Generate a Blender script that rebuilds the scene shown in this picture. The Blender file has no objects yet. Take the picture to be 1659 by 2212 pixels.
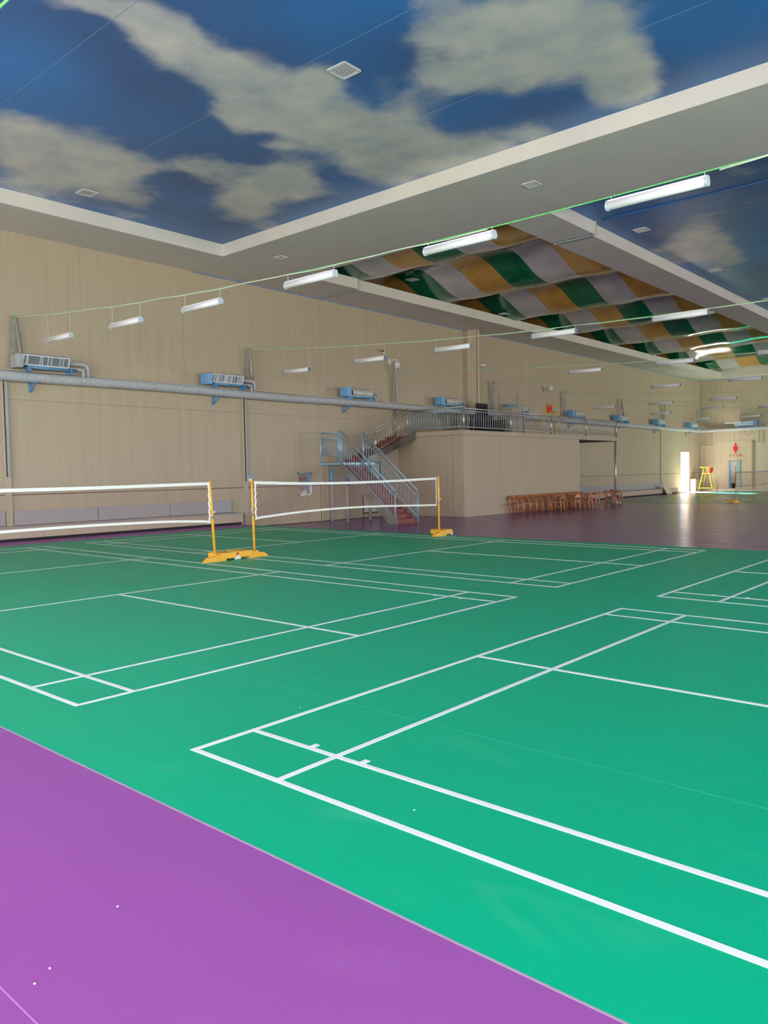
import bpy, bmesh, math, random
from mathutils import Vector, Matrix, noise

S = bpy.context.scene
COL = S.collection
PI = math.pi
random.seed(7)

# ------------------------------------------------------------------ camera
yaw, pitch, roll = 2.2916, -0.0509, -0.0168
cy, sy, cp, sp, cr, sr = math.cos(yaw), math.sin(yaw), math.cos(pitch), math.sin(pitch), math.cos(roll), math.sin(roll)
fw = Vector((cy * cp, sy * cp, sp))
rt = Vector((sy, -cy, 0))
up = rt.cross(fw)
r2 = cr * rt + sr * up
u2 = -sr * rt + cr * up
cam_d = bpy.data.cameras.new('camera')
cam = bpy.data.objects.new('camera', cam_d)
COL.objects.link(cam)
M = Matrix(((r2.x, u2.x, -fw.x, 3.992), (r2.y, u2.y, -fw.y, -2.7125), (r2.z, u2.z, -fw.z, 1.6714), (0, 0, 0, 1)))
cam.matrix_world = M
cam_d.sensor_fit = 'AUTO'
cam_d.sensor_width = 36
cam_d.lens = 1681.2 / 2212 * 36
cam_d.clip_end = 400
S.camera = cam

# ------------------------------------------------------------------ world, sun, window light, exposure
w = bpy.data.worlds.new('world')
S.world = w
w.use_nodes = True
bg = w.node_tree.nodes['Background']
bg.inputs['Color'].default_value = (0.80, 0.90, 1.0, 1)
bg.inputs['Strength'].default_value = 3.5
sd = bpy.data.lights.new('sun', 'SUN')
sd.energy = 220
sd.angle = math.radians(0.6)
sd.color = (1.0, 0.93, 0.82)
sun = bpy.data.objects.new('sun', sd)
COL.objects.link(sun)
sun.rotation_euler = Vector((0.85, -0.42, -0.42)).to_track_quat('-Z', 'Y').to_euler()

def area(name, loc, d, sx, sy_, power, col):
    l = bpy.data.lights.new(name, 'AREA')
    l.shape = 'RECTANGLE'; l.size = sx; l.size_y = sy_
    l.energy = power; l.color = col
    o = bpy.data.objects.new(name, l); COL.objects.link(o)
    o.location = loc
    o.rotation_euler = Vector(d).to_track_quat('-Z', 'Y').to_euler()
    return o
DAY = (1.0, 0.955, 0.89)
NEAR_WIN = [(-13.5, -7.5), (-6, 0), (1.5, 7.5), (9, 15)]
for a, b in NEAR_WIN:
    area('near_window_daylight', ((a + b) / 2, -8.3, 3.0), (0, 1, -0.22), b - a, 4.2, 720, DAY)
RIGHT_WIN = [(-6, 0), (2, 8), (10, 16), (20, 26), (30, 36), (40, 46), (50, 56)]
for i, (a, b) in enumerate(RIGHT_WIN):
    area('right_window_fill', (16.8, (a + b) / 2, 3.0), (-1, 0, -0.22), b - a, 4.2, (720, 820, 480, 120, 60, 300, 2500)[i], DAY)  # area lights added at unseen windows

S.view_settings.view_transform = 'Standard'
S.view_settings.look = 'None'
S.view_settings.gamma = 1.0
S.view_settings.use_curve_mapping = False
S.view_settings.exposure = 0.17

# ------------------------------------------------------------------ helpers
def tag(o, label=None, cat=None, group=None, kind=None):
    if label: o['label'] = label
    if cat: o['category'] = cat
    if group: o['group'] = group
    if kind: o['kind'] = kind
    return o

def thing(name, label, cat, loc=(0, 0, 0), rz=0.0, group=None):
    o = bpy.data.objects.new(name, None)
    COL.objects.link(o)
    o.location = loc
    o.rotation_euler = (0, 0, rz)
    o.empty_display_size = 0.2
    return tag(o, label, cat, group)

class MB:
    def __init__(s):
        s.v = []; s.f = []; s.sm = []; s.mi = []; s.m = 0
    def add(s, vs, fs, smooth=False):
        b = len(s.v)
        s.v += [tuple(x) for x in vs]
        for f in fs:
            s.f.append(tuple(b + i for i in f)); s.sm.append(smooth); s.mi.append(s.m)
        return s
    def box(s, c, d, mat=None):
        x, y, z = d[0] / 2, d[1] / 2, d[2] / 2
        vs = [Vector((i * x, j * y, k * z)) for i in (-1, 1) for j in (-1, 1) for k in (-1, 1)]
        if mat is not None: vs = [mat @ q for q in vs]
        vs = [q + Vector(c) for q in vs]
        return s.add(vs, [(0, 1, 3, 2), (4, 6, 7, 5), (0, 4, 5, 1), (2, 3, 7, 6), (0, 2, 6, 4), (1, 5, 7, 3)])
    def bb(s, x0, x1, y0, y1, z0, z1):
        return s.box(((x0 + x1) / 2, (y0 + y1) / 2, (z0 + z1) / 2), (abs(x1 - x0), abs(y1 - y0), abs(z1 - z0)))
    def bar(s, p, q, wd, h):               # rectangular bar from p to q
        p = Vector(p); q = Vector(q); d = q - p
        return s.box((p + q) / 2, (wd, h, d.length), d.to_track_quat('Z', 'Y').to_matrix())
    def tube(s, pts, r, n=8, closed=False):
        pts = [Vector(p) for p in pts]
        rs = r if isinstance(r, (list, tuple)) else [r] * len(pts)
        rings = []; prev = None
        for i, p in enumerate(pts):
            if closed: t = pts[(i + 1) % len(pts)] - pts[i - 1]
            elif i == 0: t = pts[1] - p
            elif i == len(pts) - 1: t = p - pts[i - 1]
            else: t = (pts[i + 1] - p).normalized() + (p - pts[i - 1]).normalized()
            t.normalize()
            if prev is None:
                a = t.orthogonal().normalized()
            else:
                a = (prev - t * prev.dot(t)).normalized()
            prev = a
            b = t.cross(a)
            rings.append([p + rs[i] * (math.cos(2 * PI * k / n) * a + math.sin(2 * PI * k / n) * b) for k in range(n)])
        vs = [q for rg in rings for q in rg]
        fs = []
        m = len(pts)
        for i in range(m if closed else m - 1):
            j = (i + 1) % m
            for k in range(n):
                fs.append((i * n + k, i * n + (k + 1) % n, j * n + (k + 1) % n, j * n + k))
        s.add(vs, fs, True)
        if not closed:
            b = len(s.v) - len(vs)
            s.f.append(tuple(b + k for k in reversed(range(n)))); s.sm.append(False); s.mi.append(s.m)
            s.f.append(tuple(b + (m - 1) * n + k for k in range(n))); s.sm.append(False); s.mi.append(s.m)
        return s
    def cyl(s, p, q, r, n=12):
        return s.tube([p, q], r, n)
    def prism(s, poly, d0, d1, fn):          # poly of (a, b), swept d0..d1, fn(a, b, d) -> xyz
        n = len(poly)
        vs = [fn(a, b, d0) for a, b in poly] + [fn(a, b, d1) for a, b in poly]
        fs = [tuple(range(n)), tuple(reversed(range(n, 2 * n)))] + [(i, n + i, n + (i + 1) % n, (i + 1) % n) for i in range(n)]
        return s.add(vs, fs)
    def ball(s, c, r, n=12, m=8, sc=(1, 1, 1)):
        vs = []; fs = []
        for i in range(m + 1):
            th = PI * i / m
            for k in range(n):
                ph = 2 * PI * k / n
                vs.append(Vector((r * sc[0] * math.sin(th) * math.cos(ph), r * sc[1] * math.sin(th) * math.sin(ph), r * sc[2] * math.cos(th))) + Vector(c))
        for i in range(m):
            for k in range(n):
                fs.append((i * n + k, (i + 1) * n + k, (i + 1) * n + (k + 1) % n, i * n + (k + 1) % n))
        return s.add(vs, fs, True)
    def build(s, name, mat, parent=None, bevel=0.0):
        me = bpy.data.meshes.new(name)
        me.from_pydata(s.v, [], s.f)
        mats = mat if isinstance(mat, (list, tuple)) else [mat]
        for q in mats: me.materials.append(q)
        me.polygons.foreach_set('use_smooth', s.sm)
        me.polygons.foreach_set('material_index', s.mi)
        bm = bmesh.new(); bm.from_mesh(me)
        bmesh.ops.recalc_face_normals(bm, faces=bm.faces)
        bm.to_mesh(me); bm.free()
        o = bpy.data.objects.new(name, me)
        COL.objects.link(o)
        if parent is not None: o.parent = parent
        if bevel > 0:
            bv = o.modifiers.new('bevel', 'BEVEL'); bv.width = bevel; bv.segments = 2; bv.limit_method = 'ANGLE'
        return o

def children(o): return [c for c in COL.objects if c.parent == o]
def copy_tree(o, parent=None):
    c = o.copy(); COL.objects.link(c)
    if parent is not None: c.parent = parent
    for ch in children(o): copy_tree(ch, c)
    return c

# ------------------------------------------------------------------ materials
def mat(name, col, rough=0.6, metal=0.0, spec=0.5, **k):
    m = bpy.data.materials.new(name); m.use_nodes = True
    b = m.node_tree.nodes['Principled BSDF']
    b.inputs['Base Color'].default_value = (*col, 1)
    b.inputs['Roughness'].default_value = rough
    b.inputs['Metallic'].default_value = metal
    b.inputs['Specular IOR Level'].default_value = spec
    for q, v in k.items(): b.inputs[q.replace('_', ' ')].default_value = v
    return m

def nodes(m):
    nt = m.node_tree
    return nt, nt.nodes, nt.links, nt.nodes['Principled BSDF']

def noisy(name, c1, c2, scale, rough=0.6, stretch=(1, 1, 1), detail=3, bump=0.0, lo=0.35, hi=0.65, metal=0.0, spec=0.5, r2=None):
    m = mat(name, c1, rough, metal, spec)
    nt, N, L, b = nodes(m)
    tc = N.new('ShaderNodeTexCoord'); mp = N.new('ShaderNodeMapping'); mp.inputs['Scale'].default_value = stretch
    nz = N.new('ShaderNodeTexNoise'); nz.inputs['Scale'].default_value = scale; nz.inputs['Detail'].default_value = detail
    rp = N.new('ShaderNodeValToRGB')
    rp.color_ramp.elements[0].position = lo; rp.color_ramp.elements[1].position = hi
    rp.color_ramp.elements[0].color = (*c1, 1); rp.color_ramp.elements[1].color = (*c2, 1)
    L.new(tc.outputs['Object'], mp.inputs['Vector']); L.new(mp.outputs['Vector'], nz.inputs['Vector'])
    L.new(nz.outputs['Fac'], rp.inputs['Fac']); L.new(rp.outputs['Color'], b.inputs['Base Color'])
    if bump:
        bp = N.new('ShaderNodeBump'); bp.inputs['Strength'].default_value = bump; bp.inputs['Distance'].default_value = 0.01
        L.new(nz.outputs['Fac'], bp.inputs['Height']); L.new(bp.outputs['Normal'], b.inputs['Normal'])
    if r2 is not None:
        mr = N.new('ShaderNodeMapRange'); mr.inputs['To Min'].default_value = rough; mr.inputs['To Max'].default_value = r2
        L.new(nz.outputs['Fac'], mr.inputs['Value']); L.new(mr.outputs['Result'], b.inputs['Roughness'])
    return m

def grain(name, c1, c2, c3):
    """beige wood-grain panel: fine vertical streaks over wider vertical bands"""
    m = mat(name, c1, 0.55, 0, 0.35)
    nt, N, L, b = nodes(m)
    tc = N.new('ShaderNodeTexCoord')
    def nz(st, sc, det):
        mp = N.new('ShaderNodeMapping'); mp.inputs['Scale'].default_value = st
        n = N.new('ShaderNodeTexNoise'); n.inputs['Scale'].default_value = sc; n.inputs['Detail'].default_value = det
        L.new(tc.outputs['Object'], mp.inputs['Vector']); L.new(mp.outputs['Vector'], n.inputs['Vector']); return n
    fine = nz((1, 1, 0.035), 9.0, 4)
    wide = nz((1, 1, 0.05), 1.6, 2)
    rp = N.new('ShaderNodeValToRGB')
    e = rp.color_ramp.elements
    e[0].position = 0.32; e[0].color = (*c2, 1); e[1].position = 0.60; e[1].color = (*c1, 1)
    mx = N.new('ShaderNodeMix'); mx.data_type = 'RGBA'
    mr = N.new('ShaderNodeMapRange'); mr.inputs['From Min'].default_value = 0.42; mr.inputs['From Max'].default_value = 0.7; mr.inputs['To Max'].default_value = 0.6
    L.new(fine.outputs['Fac'], rp.inputs['Fac']); L.new(wide.outputs['Fac'], mr.inputs['Value'])
    L.new(mr.outputs['Result'], mx.inputs['Factor']); L.new(rp.outputs['Color'], mx.inputs['A'])
    mx.inputs['B'].default_value = (*c3, 1)
    L.new(mx.outputs['Result'], b.inputs['Base Color'])
    return m

def court_floor(name, base, light, seamcol, rough):
    m = mat(name, base, rough, 0, 0.28 if rough < .3 else 0.20)
    nt, N, L, b = nodes(m)
    tc = N.new('ShaderNodeTexCoord')
    def nz(sc, det, st=(1, 1, 1), dist=0.0):
        mp = N.new('ShaderNodeMapping'); mp.inputs['Scale'].default_value = st
        n = N.new('ShaderNodeTexNoise'); n.inputs['Scale'].default_value = sc; n.inputs['Detail'].default_value = det
        n.inputs['Distortion'].default_value = dist
        L.new(tc.outputs['Object'], mp.inputs['Vector']); L.new(mp.outputs['Vector'], n.inputs['Vector']); return n
    big = nz(0.5, 3)
    r1 = N.new('ShaderNodeMapRange'); r1.inputs['From Min'].default_value = 0.35; r1.inputs['From Max'].default_value = 0.7
    L.new(big.outputs['Fac'], r1.inputs['Value'])
    mx = N.new('ShaderNodeMix'); mx.data_type = 'RGBA'; mx.inputs['A'].default_value = (*base, 1); mx.inputs['B'].default_value = (*light, 1)
    mq = N.new('ShaderNodeMath'); mq.operation = 'MULTIPLY'; mq.inputs[1].default_value = 0.55
    L.new(r1.outputs['Result'], mq.inputs[0]); L.new(mq.outputs[0], mx.inputs['Factor'])
    sc = nz(1.1, 6, (1, 2.6, 1), 0.6)                     # pale scuffs
    r3 = N.new('ShaderNodeMapRange'); r3.inputs['From Min'].default_value = 0.60; r3.inputs['From Max'].default_value = 0.78; r3.inputs['To Max'].default_value = 0.30
    L.new(sc.outputs['Fac'], r3.inputs['Value'])
    m2 = N.new('ShaderNodeMix'); m2.data_type = 'RGBA'; m2.inputs['B'].default_value = (*seamcol, 1)
    L.new(r3.outputs['Result'], m2.inputs['Factor']); L.new(mx.outputs['Result'], m2.inputs['A'])
    L.new(m2.outputs['Result'], b.inputs['Base Color'])
    mr = N.new('ShaderNodeMapRange'); mr.inputs['To Min'].default_value = rough - 0.06; mr.inputs['To Max'].default_value = rough + 0.08
    L.new(sc.outputs['Fac'], mr.inputs['Value']); L.new(mr.outputs['Result'], b.inputs['Roughness'])
    fn = nz(160, 2)
    bp = N.new('ShaderNodeBump'); bp.inputs['Strength'].default_value = 0.05; bp.inputs['Distance'].default_value = 0.002
    lw = nz(2.2, 2)
    bp2 = N.new('ShaderNodeBump'); bp2.inputs['Strength'].default_value = 0.10; bp2.inputs['Distance'].default_value = 0.01
    L.new(fn.outputs['Fac'], bp.inputs['Height']); L.new(lw.outputs['Fac'], bp2.inputs['Height'])
    L.new(bp.outputs['Normal'], bp2.inputs['Normal']); L.new(bp2.outputs['Normal'], b.inputs['Normal'])
    return m

def sky_print(name):
    m = mat(name, (0.05, 0.12, 0.3), 0.35, 0, 0.35)
    nt, N, L, b = nodes(m)
    tc = N.new('ShaderNodeTexCoord')
    at = N.new('ShaderNodeAttribute'); at.attribute_name = 'cloud'
    n1 = N.new('ShaderNodeTexNoise'); n1.inputs['Scale'].default_value = 0.85; n1.inputs['Detail'].default_value = 8; n1.inputs['Roughness'].default_value = 0.58; n1.inputs['Distortion'].default_value = 0.15
    L.new(tc.outputs['Object'], n1.inputs['Vector'])
    a1 = N.new('ShaderNodeMath'); a1.operation = 'SUBTRACT'; a1.inputs[1].default_value = 0.5; L.new(n1.outputs['Fac'], a1.inputs[0])
    a2 = N.new('ShaderNodeMath'); a2.operation = 'MULTIPLY'; a2.inputs[1].default_value = 1.7; L.new(a1.outputs[0], a2.inputs[0])
    a3 = N.new('ShaderNodeMath'); a3.operation = 'ADD'; L.new(at.outputs['Fac'], a3.inputs[0]); L.new(a2.outputs[0], a3.inputs[1])
    mr = N.new('ShaderNodeMapRange'); mr.interpolation_type = 'SMOOTHSTEP'
    mr.inputs['From Min'].default_value = 0.34; mr.inputs['From Max'].default_value = 1.12
    L.new(a3.outputs[0], mr.inputs['Value'])
    n2 = N.new('ShaderNodeTexNoise'); n2.inputs['Scale'].default_value = 0.22; n2.inputs['Detail'].default_value = 2
    L.new(tc.outputs['Object'], n2.inputs['Vector'])
    bl = N.new('ShaderNodeValToRGB'); bl.color_ramp.elements[0].position = 0.35; bl.color_ramp.elements[1].position = 0.65
    bl.color_ramp.elements[0].color = (0.052, 0.130, 0.335, 1); bl.color_ramp.elements[1].color = (0.045, 0.215, 0.58, 1)
    L.new(n2.outputs['Fac'], bl.inputs['Fac'])
    n3 = N.new('ShaderNodeTexNoise'); n3.inputs['Scale'].default_value = 1.2; n3.inputs['Detail'].default_value = 6
    L.new(tc.outputs['Object'], n3.inputs['Vector'])
    cl = N.new('ShaderNodeValToRGB'); cl.color_ramp.elements[0].position = 0.3; cl.color_ramp.elements[1].position = 0.7
    cl.color_ramp.elements[0].color = (0.48, 0.50, 0.54, 1); cl.color_ramp.elements[1].color = (0.74, 0.69, 0.65, 1)
    L.new(n3.outputs['Fac'], cl.inputs['Fac'])
    mx = N.new('ShaderNodeMix'); mx.data_type = 'RGBA'
    L.new(mr.outputs['Result'], mx.inputs['Factor']); L.new(bl.outputs['Color'], mx.inputs['A']); L.new(cl.outputs['Color'], mx.inputs['B'])
    L.new(mx.outputs['Result'], b.inputs['Base Color'])
    return m

M_ = {}
M_['wall'] = grain('wood_grain_panel', (0.52, 0.425, 0.310), (0.470, 0.384, 0.281), (0.497, 0.406, 0.298))
M_['wall_pale'] = grain('pale_wood_grain', (0.56, 0.465, 0.36), (0.48, 0.395, 0.30), (0.52, 0.43, 0.33))
M_['pillar'] = grain('pale_pillar_board', (0.66, 0.555, 0.43), (0.60, 0.50, 0.385), (0.63, 0.53, 0.41))
M_['joint'] = mat('dark_joint', (0.10, 0.075, 0.055), 0.8)
M_['soffit'] = noisy('painted_plasterboard', (0.66, 0.60, 0.565), (0.69, 0.63, 0.595), 0.8, 0.75, spec=0.2)
M_['fascia'] = noisy('painted_fascia', (0.76, 0.71, 0.65), (0.80, 0.75, 0.69), 0.8, 0.7, spec=0.2)
M_['bluetrim'] = noisy('blue_film_strip', (0.10, 0.22, 0.48), (0.20, 0.36, 0.60), 4, 0.5)
M_['bluebleed'] = noisy('painted_blue_light', (0.26, 0.36, 0.50), (0.36, 0.42, 0.50), 3, 0.5)  # blue light bleeding at the ceiling joint, put into the colour
M_['filmseam'] = mat('pale_film_weld', (0.24, 0.31, 0.44), 0.5)
M_['sealant'] = mat('yellowed_sealant', (0.55, 0.54, 0.42), 0.7)
M_['sky'] = sky_print('printed_cloud_film')
M_['green'] = court_floor('green_sport_mat', (0.0, 0.43, 0.215), (0.0, 0.46, 0.24), (0.10, 0.52, 0.34), 0.42)
M_['purple'] = court_floor('purple_sport_mat', (0.315, 0.082, 0.345), (0.345, 0.096, 0.38), (0.42, 0.16, 0.46), 0.42)
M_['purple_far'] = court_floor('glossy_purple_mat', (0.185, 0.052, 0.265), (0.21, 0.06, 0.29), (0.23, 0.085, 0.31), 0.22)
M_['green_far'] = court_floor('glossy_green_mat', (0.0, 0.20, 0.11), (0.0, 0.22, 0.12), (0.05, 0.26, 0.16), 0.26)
M_['line'] = mat('white_line_paint', (0.86, 0.88, 0.86), 0.5)
M_['seam'] = mat('mat_weld_seam', (0.50, 0.22, 0.62), 0.6)
M_['gseam'] = mat('green_weld_seam', (0.02, 0.42, 0.24), 0.6)
M_['edge'] = mat('mat_edge_strip', (0.40, 0.33, 0.42), 0.6)
M_['cushion'] = noisy('vinyl_cushion', (0.37, 0.35, 0.375), (0.42, 0.40, 0.42), 30, 0.5)
M_['black'] = mat('black_recess', (0.015, 0.012, 0.014), 0.7)
M_['bench'] = grain('bench_board', (0.55, 0.45, 0.34), (0.47, 0.385, 0.29), (0.5, 0.41, 0.31))
M_['yellow'] = noisy('yellow_powder_coat', (0.86, 0.40, 0.03), (0.90, 0.46, 0.045), 3, 0.38)
M_['white'] = mat('white_plastic', (0.82, 0.82, 0.84), 0.4)
M_['tape'] = noisy('white_net_tape', (0.84, 0.83, 0.80), (0.9, 0.89, 0.87), 40, 0.8)
M_['netting'] = mat('brown_net_cord', (0.30, 0.17, 0.14), 0.8)
M_['diffuser'] = mat('opal_tube_diffuser', (0.80, 0.79, 0.81), 0.35, 0, 0.5)
M_['cap'] = mat('pale_blue_end_cap', (0.50, 0.60, 0.68), 0.4)
M_['dcap'] = mat('blue_grey_end_cap', (0.16, 0.19, 0.30), 0.4)
M_['housing'] = mat('white_lamp_housing', (0.70, 0.70, 0.72), 0.4)
M_['rope_g'] = noisy('green_rope', (0.08, 0.62, 0.10), (0.25, 0.75, 0.25), 30, 0.6)
M_['rope_w'] = noisy('white_cable', (0.72, 0.74, 0.66), (0.55, 0.68, 0.48), 3, 0.6)
M_['steel'] = noisy('galvanised_steel', (0.30, 0.30, 0.28), (0.42, 0.41, 0.38), 12, 0.45, metal=0.4)
M_['stainless'] = noisy('brushed_stainless', (0.50, 0.47, 0.43), (0.60, 0.56, 0.51), 8, 0.34, metal=0.6)
M_['insul'] = noisy('lagged_pipe_wrap', (0.42, 0.43, 0.46), (0.52, 0.53, 0.56), 10, 0.5, bump=0.3)
M_['conduit'] = mat('cream_conduit', (0.66, 0.58, 0.44), 0.6)
M_['galv'] = noisy('grey_conduit_paint', (0.36, 0.38, 0.40), (0.44, 0.46, 0.48), 6, 0.5)
M_['blue'] = noisy('blue_protective_film', (0.13, 0.35, 0.66), (0.20, 0.44, 0.74), 3, 0.4)
M_['dblue'] = noisy('blue_steel_paint', (0.08, 0.22, 0.42), (0.14, 0.30, 0.50), 5, 0.45)
M_['railblue'] = noisy('film_wrapped_rail', (0.27, 0.48, 0.66), (0.36, 0.55, 0.70), 5, 0.35, metal=0.2)
M_['railgrey'] = noisy('grey_steel_baluster', (0.40, 0.44, 0.50), (0.50, 0.53, 0.57), 2, 0.35, metal=0.3)
M_['stringer_shaded'] = noisy('shaded_steel_stringer', (0.10, 0.075, 0.065), (0.20, 0.17, 0.15), 1.2, 0.4, metal=0.3)  # darker copy of the stringer steel, shade on the upper flight painted in
M_['grille'] = mat('white_grille_frame', (0.72, 0.74, 0.78), 0.45)
M_['slat'] = mat('grey_heater_fin', (0.20, 0.22, 0.26), 0.5)
M_['slat2'] = mat('pale_heater_fin', (0.60, 0.60, 0.64), 0.5)
M_['film'] = noisy('cloudy_plastic_cover', (0.50, 0.48, 0.44), (0.62, 0.61, 0.58), 9, 0.3, bump=0.4)
M_['red'] = noisy('dark_red_step', (0.20, 0.045, 0.04), (0.26, 0.06, 0.05), 4, 0.5)
M_['stringer'] = noisy('grey_steel_stringer', (0.24, 0.23, 0.215), (0.36, 0.345, 0.32), 2, 0.4, metal=0.3)
M_['deck'] = noisy('deck_edge_board', (0.46, 0.385, 0.29), (0.52, 0.43, 0.33), 2, 0.6)
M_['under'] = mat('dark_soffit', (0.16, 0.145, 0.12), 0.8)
M_['gold'] = noisy('gold_fabric', (0.52, 0.27, 0.06), (0.60, 0.32, 0.08), 1.5, 0.10, spec=0.7)
M_['fgreen'] = noisy('green_fabric', (0.003, 0.12, 0.06), (0.008, 0.17, 0.08), 1.5, 0.10, spec=0.7)
M_['fwhite'] = noisy('silver_white_fabric', (0.48, 0.45, 0.48), (0.56, 0.53, 0.55), 1.5, 0.10, spec=0.7)
M_['wood'] = noisy('orange_brown_wood', (0.42, 0.14, 0.055), (0.56, 0.21, 0.085), 6, 0.32, stretch=(1, 1, 6))
M_['seat'] = mat('brown_seat_board', (0.22, 0.12, 0.07), 0.45)
M_['uyellow'] = mat('lemon_yellow_paint', (0.75, 0.66, 0.08), 0.4)
M_['useat'] = mat('red_plastic_seat', (0.70, 0.03, 0.02), 0.4)
M_['cabinet'] = mat('khaki_cabinet_paint', (0.38, 0.34, 0.26), 0.6)
M_['camwhite'] = mat('white_camera_shell', (0.78, 0.77, 0.74), 0.4)
M_['signred'] = mat('red_sign_print', (0.72, 0.0, 0.03), 0.5)
M_['textred'] = mat('dark_red_lettering', (0.52, 0.02, 0.02), 0.5)
M_['doorblue'] = mat('blue_door_frame', (0.16, 0.34, 0.44), 0.45)
M_['doorleaf'] = mat('grey_green_door_leaf', (0.42, 0.52, 0.50), 0.4)
M_['brown'] = mat('brown_cubicle_board', (0.14, 0.09, 0.07), 0.5)
M_['tile'] = noisy('pale_bounce_slab', (0.58, 0.53, 0.47), (0.66, 0.61, 0.55), 5, 0.7)
M_['mirror'] = mat('cabinet_glass', (0.42, 0.40, 0.40), 0.15, 0.3)
M_['winframe'] = mat('window_frame_paint', (0.7, 0.7, 0.7), 0.5)
M_['door_white'] = mat('off_white_door', (0.62, 0.58, 0.55), 0.5)
M_['ground'] = noisy('pale_paving', (0.55, 0.53, 0.5), (0.62, 0.6, 0.56), 2, 0.8)
M_['grass'] = noisy('dark_lawn', (0.03, 0.045, 0.02), (0.05, 0.065, 0.03), 2, 0.9)
M_['speck'] = mat('white_plastic_chip', (0.9, 0.9, 0.88), 0.5)

LOW = -0.171        # floor level beyond the step at v = 13.72
W0, W1 = -17.5, 16.5
VN, VF = -8.0, 58.95
C0, C1 = 8.29, 8.65
STEP = 13.72

# ------------------------------------------------------------------ floor
slab = MB().bb(W0 - .3, W1 + .3, VN - .3, STEP, -0.5, -0.004).build('floor', M_['purple'])
tag(slab, 'raised purple hall floor around the green badminton mats', kind='structure')
purple_edges = [-17.5, -13.9, -10.3, -6.7, -4.85, -1.27, 2.2, 5.8, 9.4, 13.0, 16.5]
# purple mats of the near strip, welded edge to edge along u
for a, b in ((VN, -3.50), (-3.50, -1.70), (-1.70, -0.55)):
    for c, d in zip(purple_edges[:-1], purple_edges[1:]):
        MB().bb(c + .0003, d - .0003, a + .0003, b - .0003, -0.004, 0.0).build('purple_mat', M_['purple'], slab)
MB().bb(W0, W1, -1.7025, -1.6975, -0.004, 0.0006).build('weld_seam', M_['seam'], slab)
MB().bb(W0, W1, -0.552, -0.541, -0.004, 0.0010).build('mat_edge_strip', M_['edge'], slab)
MB().bb(-1.272, -1.268, VN, -0.556, -0.004, 0.0006).build('weld_seam', M_['seam'], slab)
MB().bb(W0, -15.72, -0.54, STEP, -0.004, 0.0).build('purple_mat', M_['purple'], slab)
gv = [-0.54, 1.3, 3.1, 4.9, 6.7, 8.5, 10.3, 12.1, STEP - .02]
for a, b in zip(gv[:-1], gv[1:]):
    MB().bb(-15.72, 15.6, a + .0003, b - .0003, -0.004, 0.0005).build('green_mat', M_['green'], slab)
MB().bb(-15.72, 15.6, 1.297, 1.303, -0.004, 0.0011).build('weld_seam', M_['gseam'], slab)

GAP, CB, DD = 1.4207, 7.1289, 7.1735
def court(u0, v0, su, parent, z=0.0008, sz=0.0016):
    """su=+1: court runs +u from its baseline at u0, su=-1: runs -u"""
    def ln(ua, ub, va, vb):
        a, b = u0 + su * ua, u0 + su * ub
        MB().bb(min(a, b), max(a, b), v0 + va, v0 + vb, z - .001, z + sz).build('court_line', M_['line'], parent)
    for v in (0, .46, 5.60, 6.06): ln(0, 13.4, v, v + .04)
    sz += .0003
    for u in (0, .76, 4.68, 8.68, 12.60, 13.36): ln(u, u + .04, .02, 6.08)
    sz += .0003
    ln(.04, 4.68, 3.03, 3.07); ln(8.72, 13.36, 3.03, 3.07)
    if su > 0:
        for u in (.53, .95): ln(u, u + .04, .49, .55)
court(0, 0, 1, slab)
court(-GAP, 0, -1, slab)
court(-GAP, CB, -1, slab)
court(0, DD, 1, slab)
for u in (.53, .95):
    for v0 in (5.56 + 0.0, CB + 5.56):
        MB().bb(-GAP - u - .04, -GAP - u, v0, v0 + .04, 0, .0024).build('court_line', M_['line'], slab)
for x, y in ((1.02, -2.05), (1.42, -1.55), (1.25, -1.2), (1.46, -1.62), (-0.1, 1.0), (1.6, .2), (-9, 3.0)):
    MB().box((x, y, .003), (.007, .005, .003), Matrix.Rotation(x * 9, 3, 'Z')).build('plastic_chip', M_['speck'], slab)

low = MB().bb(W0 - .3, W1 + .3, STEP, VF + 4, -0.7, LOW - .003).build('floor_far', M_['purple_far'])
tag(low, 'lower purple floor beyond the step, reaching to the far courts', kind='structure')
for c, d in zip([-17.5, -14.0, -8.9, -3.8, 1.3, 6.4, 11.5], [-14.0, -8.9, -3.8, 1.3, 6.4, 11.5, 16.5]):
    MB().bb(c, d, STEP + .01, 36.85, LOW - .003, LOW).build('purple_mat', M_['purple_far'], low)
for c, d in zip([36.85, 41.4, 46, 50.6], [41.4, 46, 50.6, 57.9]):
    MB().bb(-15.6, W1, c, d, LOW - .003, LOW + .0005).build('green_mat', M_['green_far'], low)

MB().bb(W0, -15.6, 53.6, 57.9, LOW - .003, LOW + .004).build('bounce_slab', M_['tile'], low)  # pale slab added to whiten the sun patch and its bounce

# ------------------------------------------------------------------ walls
def panels(parent, fn, us, zs, name='wall_panel', gap=.006, th=.018, m='wall'):
    """panels tiled on a wall; fn(a, b, z0, z1, th) builds the box"""
    for z0, z1 in zip(zs[:-1], zs[1:]):
        cols = us[z0] if isinstance(us, dict) else us
        for a, b in zip(cols[:-1], cols[1:]):
            fn(MB(), a + gap / 2, b - gap / 2, z0 + gap / 2, z1 - gap / 2, th).build(name, M_[m], parent)
DV0, DV1, DZ = 55.0, 56.75, 2.85    # open bright door
wl = MB()
wl.bb(W0 - .3, W0 - .018, VN, DV0, -.7, 9.9); wl.bb(W0 - .3, W0 - .018, DV1, VF + .3, -.7, 9.9); wl.bb(W0 - .3, W0 - .018, DV0, DV1, DZ, 9.9)
wl = wl.build('wall_left', M_['joint']); tag(wl, 'long wall clad in beige wood-grain panels', kind='structure')
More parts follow.
